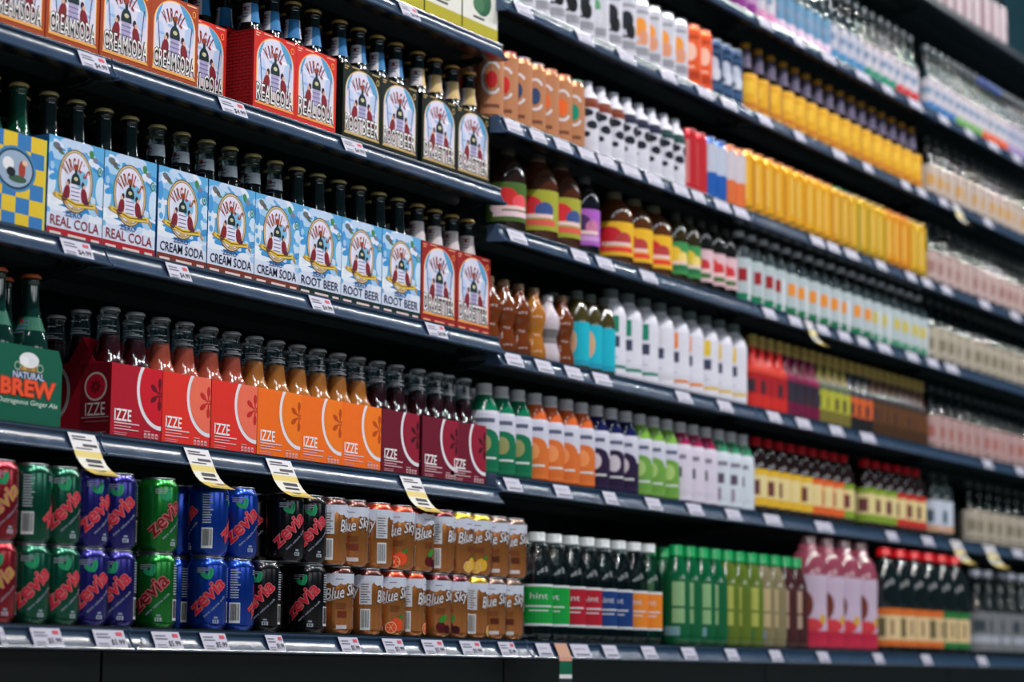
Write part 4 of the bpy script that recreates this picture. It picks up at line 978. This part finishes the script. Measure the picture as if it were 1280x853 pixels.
row('R2', 1.672, .0605, [(t, d, .0295) for t, d in it], 'beside the kraft cans', 1, rmax=.030)
C_R2 = slim_can(.026, .157, (190, 34, 44), (190, 80, 84), d_bands((.3, .5, .1, .9, (214, 120, 120))))
row('R2', 2.156, .0535, [(C_R2, 'plain red slim can', .026)] * 2, 'beside the black-splashed bottles', name='drink_can', cat='can', rmax=.026)
C_BW = slim_can(.026, .157, (30, 90, 176), (110, 130, 190), d_bands((0, 1, .45, 1, (190, 196, 216)), (.2, .4, .6, .9, (80, 130, 90))))
C_OW = slim_can(.026, .157, (224, 112, 60), (226, 140, 90), d_bands((0, 1, .45, 1, (206, 196, 206))))
row('R2', 2.264, .053, [(C_BW, 'blue and white slim can', .026)] * 2 + [(C_OW, 'orange and white slim can', .026)] * 2, 'between red cans and golden cans', name='drink_can', cat='can', rmax=.026)
GOLD = lambda c, lid, d: slim_can(.0285, .165, c, lid, d_bands((0, .16, 0, 1, d), (.84, 1, 0, 1, d), (.30, .42, .1, .85, tuple(v * .78 for v in c)), (.56, .66, .2, .9, (232, 190, 90)), (.2, .8, .03, .09, tuple(v * .6 for v in c))))
GA, GB, GC, GD = GOLD((226, 164, 34), (226, 120, 70), (200, 120, 30)), GOLD((214, 166, 40), (236, 200, 130), (120, 140, 60)), GOLD((226, 150, 34), (222, 110, 60), (190, 100, 30)), GOLD((216, 160, 44), (60, 150, 90), (190, 150, 50))
it = [(GA, 'golden can with orange lid')] * 9 + [(GD, 'golden can with green lid')] * 2 + [(GB, 'golden can with cream lid')] * 4 + [(GC, 'amber can with red lid')] * 3 + [(GB, 'golden can with cream lid')] * 2
row('R2', 2.478, .0607, [(t, d, .0285) for t, d in it], 'level with kraft cans', name='drink_can', cat='can', rmax=.029)
# R3 ------------------------------------------------------
JU = lambda r, h, body, lab, draw, cap: bottle(P_jug, r, h, body, 'darkglass', cap, r * .42, .016, [(.14, .58, lab, draw)], nrep=2)
fr_ = lambda c1, c2, c3: (lambda a, x, w, z0, z1: (a.ell(x + w * .40, z0 + (z1 - z0) * .62, w * .22, (z1 - z0) * .24, c1, 1, 12), a.ell(x + w * .66, z0 + (z1 - z0) * .50, w * .15, (z1 - z0) * .20, c2, 1.3, 12),
                          a.ell(x + w * .25, z0 + (z1 - z0) * .35, w * .12, (z1 - z0) * .13, c3, 1.5, 10), a.rect(x + w * .2, z0 + (z1 - z0) * .12, x + w * .85, z0 + (z1 - z0) * .26, c3, 1.2), a.rect(x + w * .3, z0 + (z1 - z0) * .3, x + w * .8, z0 + (z1 - z0) * .4, (236, 200, 200), 1.7)))
J1 = JU(.043, .19, (40, 24, 16), (70, 100, 40), fr_((206, 40, 44), (230, 80, 90), (232, 200, 210)), (66, 62, 52)); J2 = JU(.048, .20, (74, 36, 18), (160, 160, 50), fr_((206, 40, 50), (60, 80, 140), (220, 90, 80)), (120, 104, 90))
J3 = JU(.037, .185, (20, 18, 28), (170, 90, 190), fr_((70, 40, 100), (200, 120, 160), (200, 150, 210)), (80, 80, 84)); J4 = JU(.047, .178, (84, 44, 18), (228, 176, 40), fr_((200, 30, 44), (180, 60, 60), (226, 60, 50)), (96, 92, 78))
J5 = JU(.032, .175, (50, 40, 20), (60, 140, 80), fr_((226, 190, 60), (240, 210, 120), (40, 110, 70)), (60, 62, 58)); J6 = JU(.032, .178, (24, 20, 18), (218, 180, 190), fr_((214, 60, 50), (200, 50, 60), (60, 110, 50)), (60, 62, 58))
wh = 'fifth shelf of the right units'
row('R3', 1.358, .09, [(J1, 'small brown juice bottle with green label', .043)], wh, rmax=.046)
row('R3', 1.490, .0985, [(J2, 'fat juice bottle with olive label', .048)] * 2, wh, rmax=.05)
row('R3', 1.680, .09, [(J3, 'black juice bottle with purple label', .037)], wh, rmax=.04)
row('R3', 1.835, .0965, [(J4, 'amber juice bottle with yellow label', .047)] * 3, wh, rmax=.05)
row('R3', 2.112, .0655, [(J5, 'juice bottle with green and yellow label', .032)] * 2, wh, rmax=.034)
row('R3', 2.245, .0655, [(J6, 'dark bottle with pale strawberry label', .032)] * 3, wh, rmax=.034)
LC = lambda c1, c2: bottle(P_pet, .034, .185, (196, 206, 210), 'shell', (196, 200, 208), .0165, .014, [(.05, .62, (176, 188, 194), d_bands((.0, 1, 0, .16, c2), (.15, .40, .1, .5, c2), (.5, .72, .45, .75, c1), (.75, .85, 0, .8, (210, 214, 222))))], (120, 128, 132))
LC1, LC2, LC3 = LC((150, 30, 40), (20, 120, 84)), LC((226, 140, 50), (24, 112, 74)), LC((196, 180, 90), (70, 140, 110))
it = [(LC1, 'large clear bottle with red mark')] * 4 + [(LC2, 'large clear bottle with orange mark')] * 8 + [(LC3, 'large clear bottle with pale green label')] * 6
row('R3', 2.452, .0698, [(t, d, .034) for t, d in it], wh, rmax=.034)
# R4 ------------------------------------------------------
AM = lambda c: bottle(P_curvy, .029, .158, c, 'darkglass', (126, 96, 70), .0135, .013, None)
AM1, AM2 = AM((112, 52, 16)), AM((176, 110, 40)); AM3 = bottle(P_curvy, .029, .150, (196, 184, 196), 'plastic', (180, 176, 186), .0135, .013, [(.3, .5, (120, 116, 120), None)])
row('R4', 1.262, .0605, [(AM1, 'curvy amber bottle', .029)] * 3 + [(AM2, 'curvy honey-coloured bottle', .029)] + [(AM3, 'curvy pearl-white bottle', .029)] + [(AM1, 'curvy amber bottle', .029)], 'beside the dark red end carton', 1, rmax=.029)
TQ = bottle(P_jug, .029, .178, (70, 62, 30), 'darkglass', (96, 104, 98), .0145, .018, [(.06, .60, (20, 176, 200), lambda a, x, w, z0, z1: (a.ell(x + w * .35, z0 + (z1 - z0) * .55, w * .2, (z1 - z0) * .34, (216, 170, 130), 1, 12), a.rect(x, z0 + (z1 - z0) * .0, x + w, z0 + (z1 - z0) * .12, (30, 150, 180), 1.2)))])
row('R4', 1.632, .0590, [(TQ, 'turquoise-labelled bottle', .029)] * 3, 'left of the white bottles', 1, rmax=.029)
WM = lambda c: bottle(P_milk, .0375, .205, (222, 220, 232), 'plastic', (96, 108, 108), .020, .022, [(.06, .74, (218, 216, 230), lambda a, x, w, z0, z1: (a.rect(x + w * .42, z0 + (z1 - z0) * .66, x + w * .60, z0 + (z1 - z0) * .93, c, 1), a.rect(x + w * .34, z0 + (z1 - z0) * .42, x + w * .62, z0 + (z1 - z0) * .60, (60, 66, 92), 1), a.rect(x + w * .1, z0 + (z1 - z0) * .08, x + w * .9, z0 + (z1 - z0) * .13, c, 1), a.rows(x + w * .3, z0 + (z1 - z0) * .3, x + w * .6, 2, .008, .003, (170, 170, 186), 1)))])
WM1, WM2, WM3, WM0 = WM((20, 130, 104)), WM((230, 130, 50)), WM((226, 190, 60)), WM((210, 206, 214))
it = [(WM1, 'white bottle with green mark')] * 3 + [(WM0, 'plain white bottle')] + [(WM2, 'white bottle with orange mark')] * 2 + [(WM3, 'white bottle with yellow mark')] * 3
row('R4', 1.800, .0782, [(t, d, .0375) for t, d in it], 'right of the turquoise labels', rmax=.038)
EN = lambda c1, c2, c3: bottle(P_long, .0245, .19, c1, 'darkglass', (176, 150, 84), .0145, .03, [(.04, .60, c2, d_bands((0, 1, 0, .3, c1), (.2, .6, .35, .65, (60, 40, 50)), (0, 1, .8, 1, c3)))])
E1, E2, E3, E4, E5 = EN((206, 44, 40), (170, 30, 40), (206, 60, 44)), EN((110, 20, 60), (50, 44, 60), (140, 30, 80)), EN((120, 110, 50), (176, 176, 60), (90, 100, 80)), EN((30, 30, 34), (206, 96, 44), (60, 60, 70)), EN((70, 44, 26), (96, 60, 34), (50, 44, 44))
it = [(E1, 'gold-capped red bottle')] * 4 + [(E2, 'gold-capped purple bottle')] * 4 + [(E3, 'gold-capped olive bottle')] * 4 + [(E4, 'gold-capped black and orange bottle')] * 3 + [(E5, 'gold-capped brown bottle')] * 8
row('R4', 2.512, .0508, [(t, d, .0245) for t, d in it], 'right of the white bottles', rmax=.026)
# R5 ------------------------------------------------------
def teal(c, oval, low): return bottle(P_pet, .0325, .190, c, 'darkglass', (206, 206, 212), .0175, .024, [(.04, .70, (206, 206, 224), lambda a, x, w, z0, z1: (a.rect(x, z0, x + w, z0 + (z1 - z0) * .52, low, 1), a.ell(x + w * .5, z0 + (z1 - z0) * .50, w * .40, (z1 - z0) * .20, low, 1.2, 16), a.ell(x + w * .5, z0 + (z1 - z0) * .46, w * .17, (z1 - z0) * .15, oval, 1.5, 12),
        a.rect(x + w * .2, z0 + (z1 - z0) * .2, x + w * .8, z0 + (z1 - z0) * .235, (214, 220, 220), 1.6), a.rect(x + w * .25, z0 + (z1 - z0) * .80, x + w * .75, z0 + (z1 - z0) * .87, (90, 96, 120), 1.2)))])
TG, TO, TN, TL = teal((16, 120, 84), (150, 150, 96), (10, 110, 76)), teal((226, 104, 50), (236, 150, 90), (216, 112, 50)), teal((26, 28, 84), (206, 196, 206), (40, 24, 60)), teal((130, 180, 70), (170, 200, 120), (110, 160, 70))
def plainb(c, lab): return bottle(P_pet, .0325, .190, c, 'darkglass', (206, 206, 212), .0175, .024, [(.02, .72, lab, d_bands((.36, .60, .42, .6, (90, 80, 96)), (.3, .7, .74, .82, (130, 120, 140)), (.44, .52, .12, .34, (150, 130, 150))))])
TP, TW = plainb((170, 26, 84), (214, 206, 224)), plainb((60, 150, 110), (206, 214, 226))
it = [(TG, 'green bottle with pale cap')] * 3 + [(TO, 'orange bottle with pale cap')] * 4 + [(TN, 'navy bottle with pale cap')] * 3 + [(TL, 'lime bottle with pale cap')] * 3 + [(TP, 'magenta-shouldered white bottle')] * 3 + [(TW, 'green-shouldered white bottle')] * 3
row('R5', 1.256, .0672, [(t, d, .0325) for t, d in it], 'beside the maroon cartons', 1, rmax=.033)
RC = lambda c1, c2: bottle(P_jug, .0335, .190, (34, 14, 12), 'darkglass', (196, 26, 40), .0165, .020, [(.10, .58, c1, d_bands((0, 1, 0, .2, c2), (0, 1, .86, 1, c2), (.12, .88, .22, .84, (226, 206, 150)), (.35, .6, .3, .7, (110, 60, 60))))])
RY, RO, RG, RR = RC((226, 186, 60), (226, 180, 50)), RC((226, 110, 50), (224, 100, 44)), RC((150, 170, 60), (130, 160, 50)), RC((206, 60, 50), (196, 54, 46))
row('R5', 2.542, .0682, [(RY, 'red-capped bottle with yellow label', .0335)] * 5 + [(RO, 'red-capped bottle with orange label', .0335)] * 3 + [(RG, 'red-capped bottle with green label', .0335)], 'left group on its shelf', rmax=.034)
row('R5', 3.235, .0740, [(RG, 'red-capped bottle with green label', .0335)] * 3 + [(RR, 'red-capped bottle with red label', .0335)] * 3, 'right group on its shelf', rmax=.034)
GW = bottle(P_jug, .0335, .190, (40, 50, 50), 'darkglass', (60, 66, 70), .0165, .014, [(.10, .58, (196, 204, 222), d_bands((.1, .9, 0, .2, (206, 160, 130)), (.3, .6, .3, .7, (70, 90, 110))))])
row('R5', 3.735, .080, [(GW, 'dark bottle with grey-blue label', .0335)] * 2, 'beside the red caps', rmax=.034)
row('R5', 4.03, .0830, [(CL3, 'short clear bottle with pale label', .0315)] * 9, 'far end below the pink-labelled bottles', rmax=.034)
# R6 ------------------------------------------------------
wb_ = 'bottom shelf'
WT = lambda c: bottle(P_pet, .0335, .222, (206, 214, 216), 'shell', (186, 192, 196), .0185, .020, [(.14, .52, (214, 218, 224), lambda a, x, w, z0, z1: (a.rect(x, z0 + (z1 - z0) * .06, x + w, z1 - (z1 - z0) * .06, c, 1), a.text('hint', x + w / 2, z0 + (z1 - z0) * .72, w * .36, (z1 - z0) * .15, (206, 206, 214), 2), a.rect(x + w * .2, z0 + (z1 - z0) * .45, x + w * .8, z0 + (z1 - z0) * .49, (206, 206, 214), 1.5), a.rect(x + w * .3, z0 + (z1 - z0) * .35, x + w * .7, z0 + (z1 - z0) * .38, (206, 206, 214), 1.5)))])
WG, WR_, WN, WO = WT((14, 150, 60)), WT((170, 24, 44)), WT((20, 56, 120)), WT((226, 130, 40))
row('R6', 1.345, .0692, [(WG, 'clear water bottle with green label', .0335)] * 2 + [(WR_, 'clear water bottle with crimson label', .0335)] * 2 + [(WN, 'clear water bottle with navy label', .0335)] * 2 + [(WO, 'clear water bottle with orange label', .0335)] * 2, wb_, 1, rmax=.034)
GC_ = lambda c, lab, t2: bottle(P_pet, .0315, .226, c, 'darkglass', (10, 150, 84), .0165, .026, [(.10, .66, c, d_bands((.32, .62, .52, .95, lab), (.32, .62, .22, .48, lab), (.1, .5, .0, .16, t2)))])
A1, A2, A3, A4 = GC_((10, 92, 54), (140, 180, 130), (120, 160, 170)), GC_((92, 112, 36), (176, 180, 90), (60, 110, 70)), GC_((130, 120, 90), (190, 170, 130), (120, 140, 160)), GC_((70, 34, 36), (190, 160, 140), (120, 140, 160))
row('R6', 1.962, .0648, [(A1, 'green-capped green bottle', .0315)] * 4 + [(A2, 'green-capped olive bottle', .0315)] * 3 + [(A3, 'green-capped tan bottle', .0315)] * 2 + [(A4, 'green-capped brown bottle', .0315)] * 2, wb_, 1, rmax=.032)
PK = bottle(P_milk, .050, .285, (150, 70, 90), 'darkglass', (76, 48, 56), .024, .024, [(.03, .66, (196, 176, 200), lambda a, x, w, z0, z1: (a.rect(x, z0, x + w, z0 + (z1 - z0) * .22, (190, 40, 70), 1), a.ell(x + w * .45, z0 + (z1 - z0) * .58, w * .16, (z1 - z0) * .20, (110, 50, 40), 1, 14), a.ell(x + w * .5, z0 + (z1 - z0) * .3, w * .3, (z1 - z0) * .1, (206, 60, 70), 1.3, 12), a.ell(x + w * .8, z0 + (z1 - z0) * .38, w * .08, (z1 - z0) * .07, (206, 160, 60), 1.5, 10)))])
row('R6', 2.725, .1095, [(PK, 'big milky pink bottle', .050)] * 4, wb_, rmax=.052)
DK_ = lambda c: bottle(P_jug, .046, .280, (20, 26, 28), 'darkglass', (214, 24, 34), .0215, .022, [(.06, .42, (222, 196, 150), d_bands((0, 1, 0, .16, c), (0, 1, .82, 1, c), (.35, .55, .25, .75, (110, 100, 70)), (.65, .72, .3, .7, (150, 120, 90))))])
D1, D2 = DK_((216, 110, 44)), DK_((40, 120, 60))
row('R6', 3.215, .1035, [(D1, 'large dark bottle with orange-banded label', .046)] * 4 + [(D2, 'large dark bottle with green-banded label', .046)] * 2, wb_, rmax=.048)
GR = bottle(P_long, .042, .250, (150, 160, 164), 'shell', (120, 126, 140), .018, .020, [(.05, .50, (120, 122, 128), d_bands((.2, .8, .2, .4, (170, 176, 190)), (.3, .6, .5, .8, (60, 70, 80))))], (90, 96, 100))
row('R6', 3.90, .098, [(GR, 'large grey-labelled clear bottle', .042)] * 8, wb_, rmax=.044)
print('OBJECTS', len(bpy.data.objects), 'TRIS', sum(len(o.data.polygons) for o in bpy.data.objects if o.type == 'MESH'))
